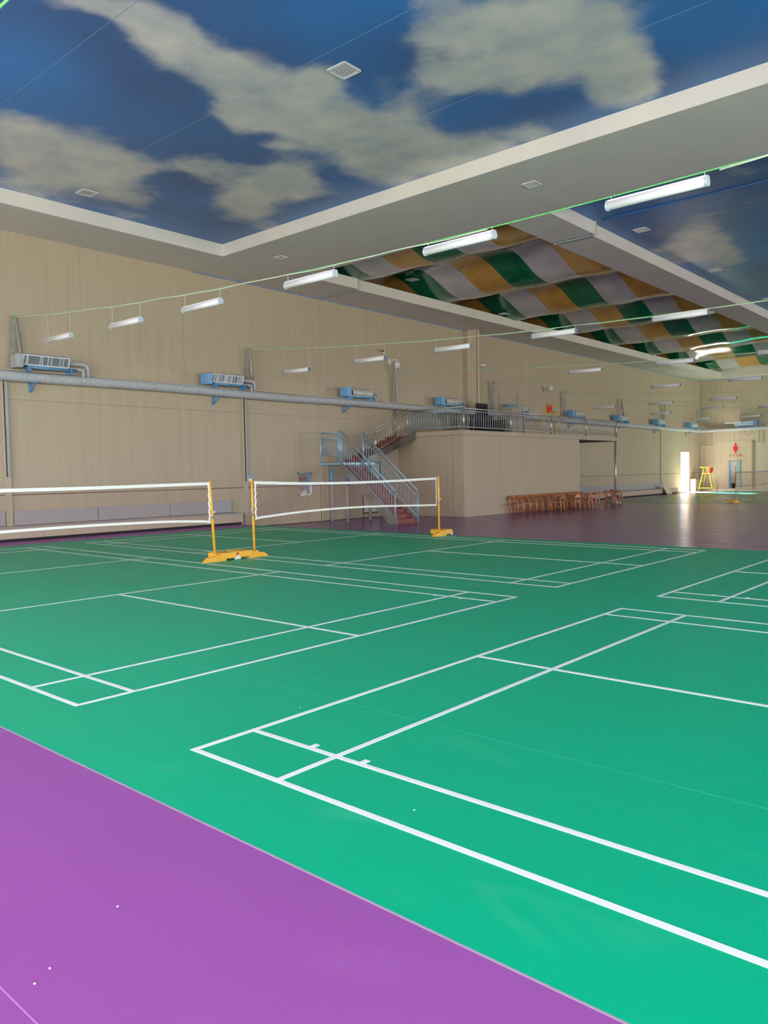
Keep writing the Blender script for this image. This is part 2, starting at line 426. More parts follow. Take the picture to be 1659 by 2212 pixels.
fl = lambda mb, a, b, z0, z1, th: mb.bb(W0 - th, W0, a, b, z0, z1)
panels(wl, fl, [VN, -1.6, 6.38, 14.46, 18.12, 20.48, 21.6, 28.0, 36.0, 43.7, 51.3, DV0], [LOW, 1.235], gap=.045)
panels(wl, fl, [VN, 18.12, 36.0, 51.3], [1.235, 3.81], gap=.006); panels(wl, fl, [51.3, DV0], [1.235, 3.81], gap=.006)
panels(wl, fl, [DV1, VF], [LOW, 1.235], gap=.045); panels(wl, fl, [DV1, VF], [1.235, 3.81], gap=.006); panels(wl, fl, [DV0, DV1], [2.85, 3.81], gap=.004)
panels(wl, fl, [VN, 18.12, 36.0, 51.3, VF], [3.81, 8.60], gap=.006)

wf = MB().bb(W0 - .3, W1 + .3, VF + .018, VF + .3, -.7, 9.9)
TD0, TD1, TDZ = -15.33, -14.42, 2.12  # toilet door
wf = MB()
wf.bb(W0 - .3, TD0, VF + .018, VF + .3, -.7, 9.9); wf.bb(TD1, W1 + .3, VF + .018, VF + .3, -.7, 9.9); wf.bb(TD0, TD1, VF + .018, VF + .3, TDZ, 9.9)
wf = wf.build('wall_back', M_['joint']); tag(wf, 'far end wall clad in pale beige panels, with the washroom door', kind='structure')
fb = lambda mb, a, b, z0, z1, th: mb.bb(a, b, VF, VF + th, z0, z1)
panels(wf, fb, [W0, TD0], [LOW, TDZ], m='wall_pale'); panels(wf, fb, [TD1, -14.05], [LOW, TDZ], m='wall_pale'); panels(wf, fb, [-14.05, -13.78, -11.4, -9, -6.6, -4.2, -1.8, .6, 3, 5.4, 7.8, 10.2, 12.6, W1], [LOW, TDZ, 3.56], m='wall_pale')
panels(wf, fb, [W0, -14.05], [TDZ, 3.56], gap=.004, m='wall_pale')
panels(wf, fb, [W0 + 1.25 * k for k in range(28)][:-1] + [W1], [3.60, 4.9, 6.49, 7.44, 8.60], m='wall_pale', gap=.0035)
MB().bb(W0, W1, VF - .03, VF, 3.56, 3.60).build('ledge_trim', M_['wall_pale'], wf)

wn = MB(); z0, z1 = .9, 5.1
xs = [W0 - .3] + [q for ab in NEAR_WIN for q in ab] + [W1 + .3]
for i in range(0, len(xs), 2): wn.bb(xs[i], xs[i + 1], VN - .3, VN, -.7, 9.9)
for a, b in NEAR_WIN: wn.bb(a, b, VN - .3, VN, -.7, z0); wn.bb(a, b, VN - .3, VN, z1, 9.9)
wn = wn.build('wall_front', M_['wall']); tag(wn, 'beige wall with tall windows behind the viewer', kind='structure')
wr = MB(); xs = [VN - .3] + [q for ab in RIGHT_WIN for q in ab] + [VF + .3]
for i in range(0, len(xs), 2): wr.bb(W1, W1 + .3, xs[i], xs[i + 1], -.7, 9.9)
for a, b in RIGHT_WIN: wr.bb(W1, W1 + .3, a, b, -.7, z0); wr.bb(W1, W1 + .3, a, b, z1, 9.9)
wr = wr.build('wall_right', M_['wall']); tag(wr, 'beige wall with tall windows on the right side', kind='structure')
k = 0
for a, b in NEAR_WIN:
    k += 1; f = MB()
    for q in (a + .04, (a + b) / 2, b - .04): f.bb(q - .04, q + .04, VN - .2, VN - .1, z0, z1)
    for q in (z0 + .04, 3.4, z1 - .04): f.bb(a, b, VN - .2, VN - .1, q - .04, q + .04)
    tag(f.build('window_%d' % k, M_['winframe']), 'white framed tall window in the wall behind the viewer', kind='structure')
for a, b in RIGHT_WIN:
    k += 1; f = MB()
    for q in (a + .04, (a + b) / 2, b - .04): f.bb(W1 + .1, W1 + .2, q - .04, q + .04, z0, z1)
    for q in (z0 + .04, 3.4, z1 - .04): f.bb(W1 + .1, W1 + .2, a, b, q - .04, q + .04)
    tag(f.build('window_%d' % k, M_['winframe']), 'white framed tall window in the right side wall', kind='structure')

# pilaster column on the left wall above the mezzanine
pc = MB().bb(W0, -16.98, 27.9, 28.16, LOW, 8.60).build('trim_1', M_['pillar'])
tag(pc, 'full-height beige column standing out of the long wall', kind='structure')
MB().bb(-16.985, -16.972, 27.93, 27.97, LOW, 8.28).build('corner_joint', M_['joint'], pc)
# thin pilasters under the pipe
k = 1
for v, zt in ((6.38, 4.3), (14.46, 4.3), (-1.6, 4.3), (44.0, 4.3), (51.3, 4.3), (36.3, 4.3)):
    k += 1
    t = MB().bb(W0, W0 + .06, v - .09, v + .09, LOW, zt).build('trim_%d' % k, M_['wall_pale'])
    tag(t, 'narrow beige cover strip on the long wall below the pipe', kind='structure')
k += 1
tag(MB().bb(W0, W1, 58.0, VF, LOW - .003, 0.0).build('trim_%d' % k, M_['tile']), 'low pale step along the foot of the end wall', kind='structure')
k += 1
tag(MB().bb(-13.78, -13.62, VF - .18, VF, 0.0, 3.56).build('trim_%d' % k, M_['wall']), 'dark beige post on the end wall right of the washroom door', kind='structure')

# ------------------------------------------------------------------ ceiling
CLOUD_A = [(-6.941, 3.498, 9.736, -2.59, 2.961, 1.0), (-6.869, 4.384, 3.256, 1.333, 2.399, 1.0), (-7.14, 5.438, 2.474, 1.275, 1.929, 1.0), (-7.262, 6.623, 1.904, 0.6855, 1.323, 1.0), (-7.73, 7.689, 2.051, 0.7948, 1.075, 1.0), (-6.35, 7.482, 3.861, 3.046, 4.155, 0.8), (-6.945, 8.433, 1.423, 0.3976, 0.617, 1.0), (-7.444, 10.06, 1.609, 0.1681, 0.391, 1.0), (-6.148, 10.04, 1.907, 0.3966, 0.707, 0.9), (-6.582, 11.56, 1.567, -0.2941, 1.314, 0.9), (-8.201, 11.71, 2.031, 0.06766, 0.8307, 0.8), (-5.421, 11.66, 1.202, -0.08541, 2.105, 0.9), (-4.405, 11.84, 6.396, 1.918, 3.0, 0.7), (-8.542, 7.196, 10.83, 3.661, 3.993, 0.7), (-8.791, 8.611, 9.669, -2.043, 11.46, 0.7), (-3.998, 7.982, 2.28, 1.067, 1.511, 1.0), (-2.891, 8.092, 1.562, 0.2446, 0.9723, 1.0), (-4.07, 9.167, 1.804, -0.6876, 1.575, 0.8), (-2.844, 9.461, 2.147, 0.2624, 1.162, 0.9), (-1.915, 8.828, 3.096, 0.64, 1.349, 0.8), (-1.789, 10.25, 3.482, 0.8809, 1.111, 0.9), (-2.018, 11.56, 4.401, 0.6949, 1.521, 0.9), (-2.598, 11.25, 5.724, 1.258, 2.131, 0.6), (-12.33, 5.084, 0.4753, 0.05633, 0.555, 0.75), (-12.79, 6.345, 0.7335, 0.2653, 0.4723, 0.8), (-14.78, 5.994, 0.512, 0.2213, 0.6131, 0.8), (-13.86, 7.748, 0.7372, 0.539, 0.9047, 0.7), (-11.74, 6.988, 3.767, 0.09111, 2.683, 0.5), (-11.08, 7.802, 5.264, 2.389, 6.394, 0.7), (-10.67, 8.381, 2.423, 0.6997, 3.625, 0.8), (-9.647, 9.355, 1.548, 0.1562, 1.875, 0.5), (-10.59, 10.03, 0.7511, 0.02002, 0.603, 0.8), (-11.91, 10.09, 1.156, 0.6487, 1.659, 0.8), (-12.68, 11.33, 1.255, 0.3947, 0.9041, 0.8), (-10.11, 10.49, 1.606, 0.5122, 1.831, 0.6), (-7.648, 2.997, 9.859, -6.588, 15.64, 0.4),
           (3, 4, .15, 0, .5, .8), (8, 9, .2, 0, .6, .9), (12, 1, .3, .1, .5, .8), (-13, -3, .3, 0, .4, .8)]
CLOUD_B = [(-4.274, 21.28, 1.857, 0.2046, 0.5117, 0.8), (-4.714, 24.3, 2.5, 0.5192, 0.452, 1.0), (-5.402, 22.87, 1.473, 0.2607, 0.3775, 0.7), (-6.266, 23.54, 1.802, 0.463, 0.4221, 0.5), (-2.332, 19.84, 3.618, 0.2105, 0.8789, 0.4), (-1.976, 17.09, 3.522, -0.2263, 1.266, 0.4), (3, 22, .2, 0, .3, .8), (9, 30, .2, 0, .3, .8), (0, 36, .3, 0, .2, .7)]

def dens(x, y, L):
    d = 0.0
    for cu, cv, a, b, c, am in L:
        du, dv = x - cu, y - cv
        q = a * du * du + 2 * b * du * dv + c * dv * dv
        if q < 12: d += am * math.exp(-q * .8)
    return min(d, 1.15)
ceil = MB().bb(W0 - .3, W1 + .3, VN - .3, VF + .3, 9.9, 10.1).build('ceiling', M_['soffit'])
tag(ceil, 'suspended ceiling with recessed trays of printed sky', kind='structure')
def soffit(x0, x1, y0, y1):
    return MB().bb(x0, x1, y0, y1, C0, C0 + .008).build('soffit', M_['soffit'], ceil)
soffit(W0, -15.4, VN, 18.115); soffit(W0, -15.5, 18.14, VF)
soffit(-15.4, 14.5, 12.15, 15.5)
soffit(-7.5, -6.2, 15.5, 18.115); soffit(-7.5, -6.3, 18.14, 57.7)
soffit(-15.5, 14.5, 57.7, VF); soffit(14.5, W1, VN, VF); soffit(-15.4, 14.5, VN, -6.5)
def fascia(x0, x1, y0, y1):
    return MB().bb(x0, x1, y0, y1, C0 + .0085, C1 + .02).build('fascia', M_['fascia'], ceil)
fascia(-15.45, -15.4, -6.5, 12.15); fascia(-15.45, 14.5, 12.15, 12.2); fascia(14.5, 14.55, -6.5, 57.7); fascia(-15.4, 14.5, -6.55, -6.5)
fascia(-15.45, -15.4, 15.5, 18.11); fascia(-15.55, -15.5, 18.15, 57.7)
fascia(-7.5, -7.45, 15.5, 57.7); fascia(-6.25, -6.2, 15.5, 18.11); fascia(-6.35, -6.3, 18.15, 57.7)
MB().bb(-17.4, -7.5, 57.7, 57.75, C0 + .0085, 9.9).build('fascia', M_['fascia'], ceil); MB().bb(-17.45, -17.4, 14.5, 57.7, C1, 9.9).bb(-6.75, -6.7, 14.5, 57.7, C1 + .06, 9.9).build('backing_board', M_['fwhite'], ceil); fascia(-6.3, 14.5, 57.7, 57.75); fascia(-15.4, -7.5, 15.45, 15.5); fascia(-6.2, 14.5, 15.45, 15.5)
# joint strips, blue light bleed painted as plates, blue film line at the wall
MB().bb(W0, -15.4, 18.10, 18.15, C0 - .02, C0 + .02).bb(-7.5, -6.2, 18.10, 18.15, C0 - .02, C0 + .02).build('expansion_joint', M_['sealant'], ceil)
MB().bb(-15.46, -15.36, 18.10, 18.16, C0, C1).bb(-6.3, -6.16, 18.10, 18.16, C0, C1).build('expansion_joint', M_['sealant'], ceil)
MB().bb(W0, -15.4, 17.98, 18.09, C0 - .006, C0).bb(W0, -15.5, 18.16, 18.30, C0 - .006, C0).bb(-7.5, -6.2, 17.96, 18.09, C0 - .006, C0).bb(-7.5, -6.3, 18.16, 18.32, C0 - .006, C0).build('blue_light_patch', M_['bluebleed'], ceil)
MB().bb(W0, W0 + .035, 12.5, VF, C0 - .03, C0 + .01).build('blue_edge_strip', M_['bluetrim'], ceil)
MB().bb(W0, -13, VF - .03, VF, C0 - .03, C0 + .01).build('blue_edge_strip', M_['bluetrim'], ceil)

def film(x0, x1, y0, y1, z, L, st=.16):
    nx = max(2, int((x1 - x0) / st)); ny = max(2, int((y1 - y0) / st))
    vs = []; fs = []; at = []
    for j in range(ny + 1):
        y = y0 + (y1 - y0) * j / ny
        for i in range(nx + 1):
            x = x0 + (x1 - x0) * i / nx
            vs.append((x, y, z)); at.append(dens(x, y, L))
    for j in range(ny):
        for i in range(nx):
            a = j * (nx + 1) + i
            fs.append((a, a + nx + 1, a + nx + 2, a + 1))
    me = bpy.data.meshes.new('sky_film'); me.from_pydata(vs, [], fs)
    a_ = me.attributes.new('cloud', 'FLOAT', 'POINT'); a_.data.foreach_set('value', at)
    me.materials.append(M_['sky'])
    o = bpy.data.objects.new('sky_film_panel', me); COL.objects.link(o); o.parent = ceil
    sld = o.modifiers.new('thick', 'SOLIDIFY'); sld.thickness = .01; sld.offset = 1 if False else -1
    return o
for a, b in zip([-6.5, -1.95, .95, 3.85, 6.75, 9.65], [-1.95, .95, 3.85, 6.75, 9.65, 12.15]):
    film(-15.4, 14.5, a, b, C1, CLOUD_A)
    MB().bb(-15.4, 14.5, b - .003, b + .003, C1 - .003, C1).build('film_seam', M_['filmseam'], ceil)
va = [15.5, 17.25, 18.12, 19.9, 23.1, 26.2, 29.3, 32.4, 35.5, 38.6, 41.7, 44.8, 47.9, 51, 54.1, 57.7]
for a, b in zip(va[:-1], va[1:]):
    film(-6.3, 14.5, a, b, C1, CLOUD_B, .3 if a > 25 else .2)
    if abs(b - 18.12) > .1: MB().bb(-6.3, 14.5, b - .003, b + .003, C1 - .003, C1).build('film_seam', M_['filmseam'], ceil)
MB().bb(-15.4, 14.5, -6.5, 12.15, C1 + .02, C1 + .05).bb(-6.2, 14.5, 15.5, 57.7, C1 + .02, C1 + .05).build('backing_board', M_['fwhite'], ceil)
# raised fold of the film over the expansion joint
MB().tube([(x * 1.0, 18.12 + .006 * math.sin(x * 3), C1 - .012 - .006 * math.sin(x * 2.1)) for x in range(-6, 15)], .02, 6).build('film_fold', M_['sky'], ceil)

# wavy fabric canopy in seven long strips
canopy = thing('fabric_canopy', 'glossy ceiling canopy of gold, green and white strips hanging in waves', 'canopy', (0, 0, 0))
def fz(u, v):
    return 8.99 + .345 * math.cos(2 * PI * (v - 20.85) / 5.33) + .025 * math.sin(u * 2.4 + v * .8)
us_ = [-17.35, -16.05, -14.72, -13.39, -12.06, -10.73, -9.4, -8.07, -6.75]
for i, cn in enumerate(['gold', 'fgreen', 'fwhite', 'gold', 'fgreen', 'fwhite', 'gold', 'fgreen']):
    a, b = us_[i], us_[i + 1]
    nx, ny = 5, 300
    vs = []; fs = []
    for j in range(ny + 1):
        y = 14.6 + (58.9 - 14.6) * j / ny
        for q in range(nx + 1):
            x = a + (b - a) * q / nx
            z = fz(x, y) + .012 * noise.noise(Vector((x * 1.3, y * 1.1, 3)))
            vs.append((x, y, z))
    for j in range(ny):
        for q in range(nx):
            e = j * (nx + 1) + q
            fs.append((e, e + nx + 1, e + nx + 2, e + 1))
    mb = MB(); mb.add(vs, fs, True)
    o = mb.build('fabric_strip', M_[cn], canopy)
    o['label'] = {'gold': 'gold strip', 'fgreen': 'dark green strip', 'fwhite': 'silvery white strip'}[cn] + ' of the wavy canopy'

# ceiling vents
def vent(loc, label, sz=.38, dark=False, tilt=0):
    t = thing('ceiling_vent', label, 'vent', loc, 0, 'square ceiling vents')
    m = MB(); h = sz / 2
    for s_ in (-1, 1):
        m.bb(-h, h, s_ * h - .02, s_ * h + .02, -.02, 0); m.bb(s_ * h - .02, s_ * h + .02, -h, h, -.02, 0)
    m.build('frame', M_['housing'], t)
    m = MB()
    for i in range(7):
        y = -h + .05 + (sz - .1) * i / 6
        m.box((0, y, -.012), (sz - .06, .03, .006), Matrix.Rotation(.5, 3, 'X'))
    m.build('louvre', M_['housing'], t)
    MB().bb(-h + .02, h - .02, -h + .02, h - .02, -.004, -.001).build('back_plate', M_['galv' if not dark else 'slat'], t)
    return t
vent((-5.59, 7.34, C1), 'white square ceiling vent in the near sky tray, on the middle cloud', .40)
vent((-14.25, 7.2, C1), 'white square ceiling vent in the near sky tray, above the long wall', .36)
vent((-5.5, 13.48, C0), 'grey square vent in the white ceiling beam, right of centre', .32)
vent((-14.23, 13.46, C0), 'faint grey square vent at the left end of the white ceiling beam', .30)
vent((-5.55, 19.8, C1), 'square vent in the right sky tray, nearest to the beam', .36)
vent((-5.56, 26.2, C1), 'square vent in the right sky tray, below the pinkish cloud', .36)
vent((-5.57, 32.7, C1), 'square vent in the right sky tray at the photo edge', .36)
vent((-15.5, 21.4, fz(-15.5, 21.4) - .03), 'pale square vent on the wavy canopy, nearest one', .36)
vent((-15.45, 27.9, fz(-15.45, 27.9) - .03), 'pale square vent on the wavy canopy, second from the near end', .36)
vent((-15.2, 54.2, fz(-15.2, 54.2) - .03), 'dark square vent on the wavy canopy near the far wall', .40, True)

# ------------------------------------------------------------------ mezzanine room
BX, BV0, BV1 = -14.08, 22.72, 32.5
DZ0, DZ1 = 3.12, 3.30
wm = MB().bb(W0, BX - .02, BV0 + .02, BV1, LOW, DZ0).build('wall_mezzanine', M_['joint'])
tag(wm, 'beige panelled room standing under the mezzanine deck', kind='structure')
fv = lambda mb, a, b, z0, z1, th: mb.bb(a, b, BV0, BV0 + .02, z0, z1)
panels(wm, fv, [W0, -14.62, BX - .014], [LOW, DZ0], gap=.014)
MB().bb(BX - .02, BX, BV0 + .014, BV1, LOW, DZ0).build('wall_panel', M_['wall'], wm)
deck = MB().bb(W0, -13.98, 22.6, 36.7, DZ0, DZ1).build('floor_mezzanine', M_['deck'])
tag(deck, 'mezzanine deck with beige edge board carrying the railing', kind='structure')
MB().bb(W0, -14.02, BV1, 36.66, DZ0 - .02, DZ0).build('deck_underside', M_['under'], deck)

# ------------------------------------------------------------------ railings
def rail_run(parent, p, q, h, mp, mtop, mb_, posts=(0, 1), nb=10, post_r=.03, zb=.12, bal=True, top2=None, plow=0.0):
    """rail from p to q (base line points); posts at given fractions; nb balusters between"""
    p = Vector(p); q = Vector(q); d = q - p
    Z = Vector((0, 0, 1))
    for t in posts:
        b = p + d * t
        MB().cyl(b - Z * plow, b + Z * h, post_r, 10).build('post', mp, parent)
    MB().cyl(p + Z * h, q + Z * h, .027, 10).build('handrail', mtop, parent)
    if top2: MB().cyl(p + Z * (h - top2), q + Z * (h - top2), .017, 8).build('upper_rail', mb_, parent)
    MB().cyl(p + Z * zb, q + Z * zb, .017, 8).build('lower_rail', mb_, parent)
    if bal:
        hh = h - (top2 or 0)
        first = None
        n = nb
        for i in range(n):
            t = (i + .5) / n
            b = p + d * t
            if first is None:
                first = MB().cyl(Z * 0, Z * (hh - zb), .0115, 6).build('baluster', mb_, parent)
                first.location = b + Z * zb
            else:
                c = first.copy(); COL.objects.link(c); c.location = b + Z * zb

dr = thing('deck_railing', 'steel railing along the mezzanine deck above the panelled room', 'railing', (0, 0, 0))
RH = .86
rail_run(dr, (-14.04, 22.68, DZ1), (-14.04, 36.6, DZ1), RH, M_['stainless'], M_['stainless'], M_['railgrey'], [0, 0.25, .5, .75, 1], 84, .035, .12, True, .10)
rail_run(dr, (-16.75, 22.66, DZ1), (-14.1, 22.66, DZ1), RH + .06, M_['railblue'], M_['stainless'], M_['railblue'], [0], 20, .03, .14, True, .12)

# ------------------------------------------------------------------ staircase
st = thing('staircase', 'blue-railed steel staircase with dark red steps up to the mezzanine', 'staircase', (0, 0, 0))
SV0, SV1 = 18.12, 19.26
LZ = 2.06; UB, UT = -13.72, -16.42
n = 13
rise = (LZ - LOW) / n; run = (UB - UT) / (n - 1)
for i in range(n - 1):
    z = LOW + rise * (i + 1); u = UB - run * i
    MB().bb(u - run - .02, u, SV0 + .03, SV1 - .03, z - .03, z).bb(u - .012, u + .008, SV0 + .03, SV1 - .03, z - rise, z - .0).build('step', M_['red'], st)
for v in (SV0, SV1):
    m = MB()
    m.prism([(UB + .02, LOW), (UB + .02, LOW + .19), (UT, LZ + .05), (UT, LZ - .27), (UB - .32, LOW)], v - .015, v + .015, lambda a, b, d: (a, d, b))
    m.build('stringer', M_['stringer'], st)
    # tread edge strip seen red along the stringer
MB().bb(W0, UT + .02, SV0, 20.0, LZ - .08, LZ).build('landing', M_['railblue'], st)
MB().bb(W0, UT + .02, SV0 + .04, 19.96, LZ, LZ + .01).build('landing_floor', M_['red'], st)
for (u, v) in ((-17.3, 18.5), (-16.44, 18.46), (-16.41, 19.7)):
    pm = MB().cyl((u, v, LOW), (u, v, LZ - .15), .055, 14).build('support_post', M_['galv'], st)
    MB().cyl((u, v, 1.2), (u, v, LZ - .15), .058, 14).build('film_sleeve', M_['blue'], pm)
HB = 1.08
sl = (LZ - LOW) / (UT - UB)
rail_run(st, (UB - .08, SV0 + .04, LOW + .20), (UT, SV0 + .04, LZ + .18), HB - .10, M_['railblue'], M_['railblue'], M_['railblue'], [0, 1], 22, .026, .02, True, .22, .15)
rail_run(st, (UB + .06, SV1 - .02, LOW + .18), (UT + .1, SV1 - .02, LZ + .16), HB - .10, M_['railblue'], M_['railblue'], M_['railblue'], [0, 1], 22, .026, .02, True, .22, .15)
for du in (.04, .10, .16):
    MB().cyl((UT - du, SV0 + .04, LZ), (UT - du, SV0 + .04, LZ + 1.18), .022, 8).build('post', M_['railblue'], st)
rail_run(st, (W0 + .01, SV0 + .02, LZ), (UT - .2, SV0 + .04, LZ), 1.14, M_['railblue'], M_['railblue'], M_['railblue'], [0], 7, .03, .30, True, .22)
# upper flight along the wall
U2A, U2B = 19.4, 22.6
n2 = 8
rs2 = (DZ1 - LZ) / n2; rn2 = (U2B - U2A - .25) / (n2 - 1)
for i in range(n2 - 1):
    z = LZ + rs2 * (i + 1); v = U2A + rn2 * i
    MB().bb(W0 + .02, -16.47, v, v + rn2 + .02, z - .03, z).bb(W0 + .02, -16.47, v - .008, v + .012, z - rs2, z).build('step', M_['red'], st)
m = MB(); m.prism([(U2A - .05, LZ - .16), (U2A - .05, LZ + .10), (U2B, DZ1 + .06), (U2B, DZ1 - .26)], -16.46, -16.42, lambda a, b, d: (d, a, b)); m.build('stringer', M_['stringer_shaded'], st)
m = MB(); m.prism([(U2A - .05, LZ - .16), (U2A - .05, LZ + .02), (U2B, DZ1 - .0), (U2B, DZ1 - .2)], -17.48, -17.44, lambda a, b, d: (d, a, b)); m.build('stringer', M_['stringer'], st)
rail_run(st, (-16.44, 20.08, LZ + .40), (-16.6, 22.3, DZ1 + .06), .90, M_['stainless'], M_['stainless'], M_['stainless'], [0, 1], 13, .028, .02, True, .14, .1)
rail_run(st, (-16.44, 19.42, LZ), (-16.44, 20.06, LZ), 1.08, M_['stainless'], M_['stainless'], M_['stainless'], [0], 5, .025, .25, True, .16)

# deck column
dc = thing('deck_column', 'slim stainless column holding the far corner of the mezzanine deck', 'column', (-13.98, 36.35, LOW))
MB().cyl((0, 0, 0), (0, 0, DZ0 - LOW), .055, 16).build('shaft', M_['stainless'], dc)
MB().tube([(0, 0, 0), (0, 0, .03), (0, 0, .16), (0, 0, .20)], [.36, .36, .12, .06], 20).build('base_cone', M_['tile'], dc)

# ------------------------------------------------------------------ things on the mezzanine
t = thing('umpire_chair', 'yellow ladder umpire chair with red seat standing on the mezzanine deck', 'umpire chair', (-14.75, 30.95, DZ1), 0)
def umpire(t, w=1.25, d=.9, H=1.45, s=1.0):
    fy = w / 2
    pts = {}
    for sx, name in ((-1, 'back'), (1, 'front')):
        for s_ in (-1, 1):
            x0 = sx * d / 2; x1 = sx * d * .38
            MB().tube([(x0, s_ * fy, 0), (x1, s_ * fy * .86, H)], .026, 8).build('leg', M_['uyellow'], t)
    for z in (.05, .42, .80, 1.12):
        f = 1 - z / H * .14; xf = d / 2 - (d * .26) * z / H
        MB().cyl((xf, -fy * f, z), (xf, fy * f, z), .02, 8).build('rung', M_['uyellow'], t)
    for z in (.2,):
        for s_ in (-1, 1): MB().cyl((-d * .46, s_ * fy * .98, z), (d * .46, s_ * fy * .98, z), .018, 8).build('side_bar', M_['uyellow'], t)
    for s_ in (-1, 1):
        y = s_ * fy * .80
        MB().tube([(-d * .24, y, H - .02), (-d * .24, y, H + .24), (-.02, y, H + .30), (d * .30, y, H + .28)], .02, 8).build('armrest', M_['uyellow'], t)
    MB().bb(-d * .24, d * .24, -fy * .75, fy * .75, H - .06, H - .02).build('platform', M_['uyellow'], t)
    MB().box((0, 0, H), (.30, w * .62, .05)).build('seat', M_['useat'], t, .015)
    MB().box((-d * .22, 0, H + .2), (.05, w * .62, .34), Matrix.Rotation(-.15, 3, 'Y')).build('backrest', M_['useat'], t, .015)
umpire(t, .80, .50, 1.12)
t = thing('display_screen', 'large black screen leaning against the column on the mezzanine deck', 'screen', (-16.3, 27.3, DZ1))
MB().bb(-.04, .04, -.45, .45, .02, 1.45).build('panel', M_['black'], t, .01)
MB().bb(-.045, .0, -.47, -.45, .0, 1.47).bb(-.045, 0, .45, .47, .0, 1.47).bb(-.045, 0, -.47, .47, 1.45, 1.47).build('bezel', M_['slat'], t)
t = thing('sofa', 'black leather sofa behind the mezzanine railing, left of the cabinet', 'sofa', (-15.2, 26.1, DZ1))
MB().box((0, 0, .24), (.8, 1.6, .32)).build('seat_base', M_['black'], t, .05)
MB().box((-.32, 0, .55), (.2, 1.6, .55)).build('backrest', M_['black'], t, .05)
for s_ in (-1, 1): MB().box((0, s_ * .78, .38), (.8, .18, .5)).build('armrest', M_['black'], t, .05)
for a in (-.35, .35):
    for b in (-.7, .7): MB().cyl((a, b, 0), (a, b, .1), .025).build('leg', M_['steel'], t)
t = thing('steel_cabinet', 'khaki cabinet standing on the mezzanine behind the railing', 'cabinet', (-15.3, 28.2, DZ1))
MB().bb(-.25, .3, -.42, .42, .04, 1.22).build('body', M_['cabinet'], t, .008)
MB().bb(-.28, .33, -.45, .45, 1.22, 1.25).build('top', M_['cabinet'], t)
for s_ in (-1, 1):
    dd = MB().bb(.3, .315, s_ * .21 - .195, s_ * .21 + .195, .08, 1.18).build('door', M_['cabinet'], t)
    MB().bb(.315, .33, s_ * .05 - .01, s_ * .05 + .01, .55, .75).build('handle', M_['steel'], dd)
t = thing('side_table', 'white-topped low table behind the mezzanine corner rail', 'table', (-15.6, 24.15, DZ1))
MB().bb(-.45, .45, -.95, .95, .80, .84).build('table_top', M_['white'], t, .006)
for a in (-.4, .4):
    for b in (-.92, .92): MB().cyl((a, b, 0), (a, b, .80), .02).build('leg', M_['steel'], t)
t = thing('flue_pipe', 'upright white lagged pipe on the mezzanine beside the black screen', 'pipe', (-15.95, 27.95, DZ1))
MB().cyl((0, 0, 0), (0, 0, 1.62), .06, 12).build('tube', M_['insul'], t); MB().cyl((0, 0, 1.60), (0, 0, 1.68), .045, 12).build('cap', M_['insul'], t)
t = thing('flue_pipe', 'upright white lagged pipe on the mezzanine right of the cabinet heater', 'pipe', (-16.7, 31.1, DZ1))
MB().cyl((0, 0, 0), (0, 0, 2.1), .07, 12).build('tube', M_['insul'], t)
MB().tube([(0, 0, 1.35), (0, .28, 1.38), (0, .5, 1.36), (0, .58, 1.2), (0, .58, 0)], .06, 10).build('elbow', M_['insul'], t)

# ------------------------------------------------------------------ pipe, heaters, brackets, ropes
t = thing('heating_main', 'thick grey lagged pipe along the end wall above the washroom sign', 'pipe', (0, 0, 0))
MB().tube([(x, 58.68, 4.45 + .004 * (x + 16)) for x in range(-16, 17)], .14, 14).build('lagged_pipe', M_['insul'], t)
t = thing('heating_main', 'thick grey lagged pipe running along the long wall under the heaters', 'pipe', (0, 0, 0))
pts = [(-17.22, v, 4.42 + .015 * math.sin(v * .7)) for v in [-7.9] + list(range(-7, 58))] + [(-17.19, 58.45, 4.42), (-17.0, 58.64, 4.44), (-16.6, 58.68, 4.445), (-16.0, 58.68, 4.45)]
MB().tube(pts, .14, 14).build('lagged_pipe', M_['insul'], t)
MB().tube([(-17.40, v, 4.60 + .01 * math.sin(v * 1.7)) for v in range(-7, 59)], .02, 6).build('cream_cable', M_['conduit'], t)
for v in [1.0, 7.1, 13.2, 19.4, 25.6, 31.7, 37.8, 43.9, 50.0, 56.0]:
    m = MB(); m.bb(W0, -17.05, v - .02, v + .02, 4.25, 4.29); m.bar((W0 + .02, v, 4.05), (-17.1, v, 4.27), .03, .03); m.bb(W0, W0 + .02, v - .05, v + .05, 4.02, 4.3)
    m.build('pipe_bracket', M_['dblue'], t)

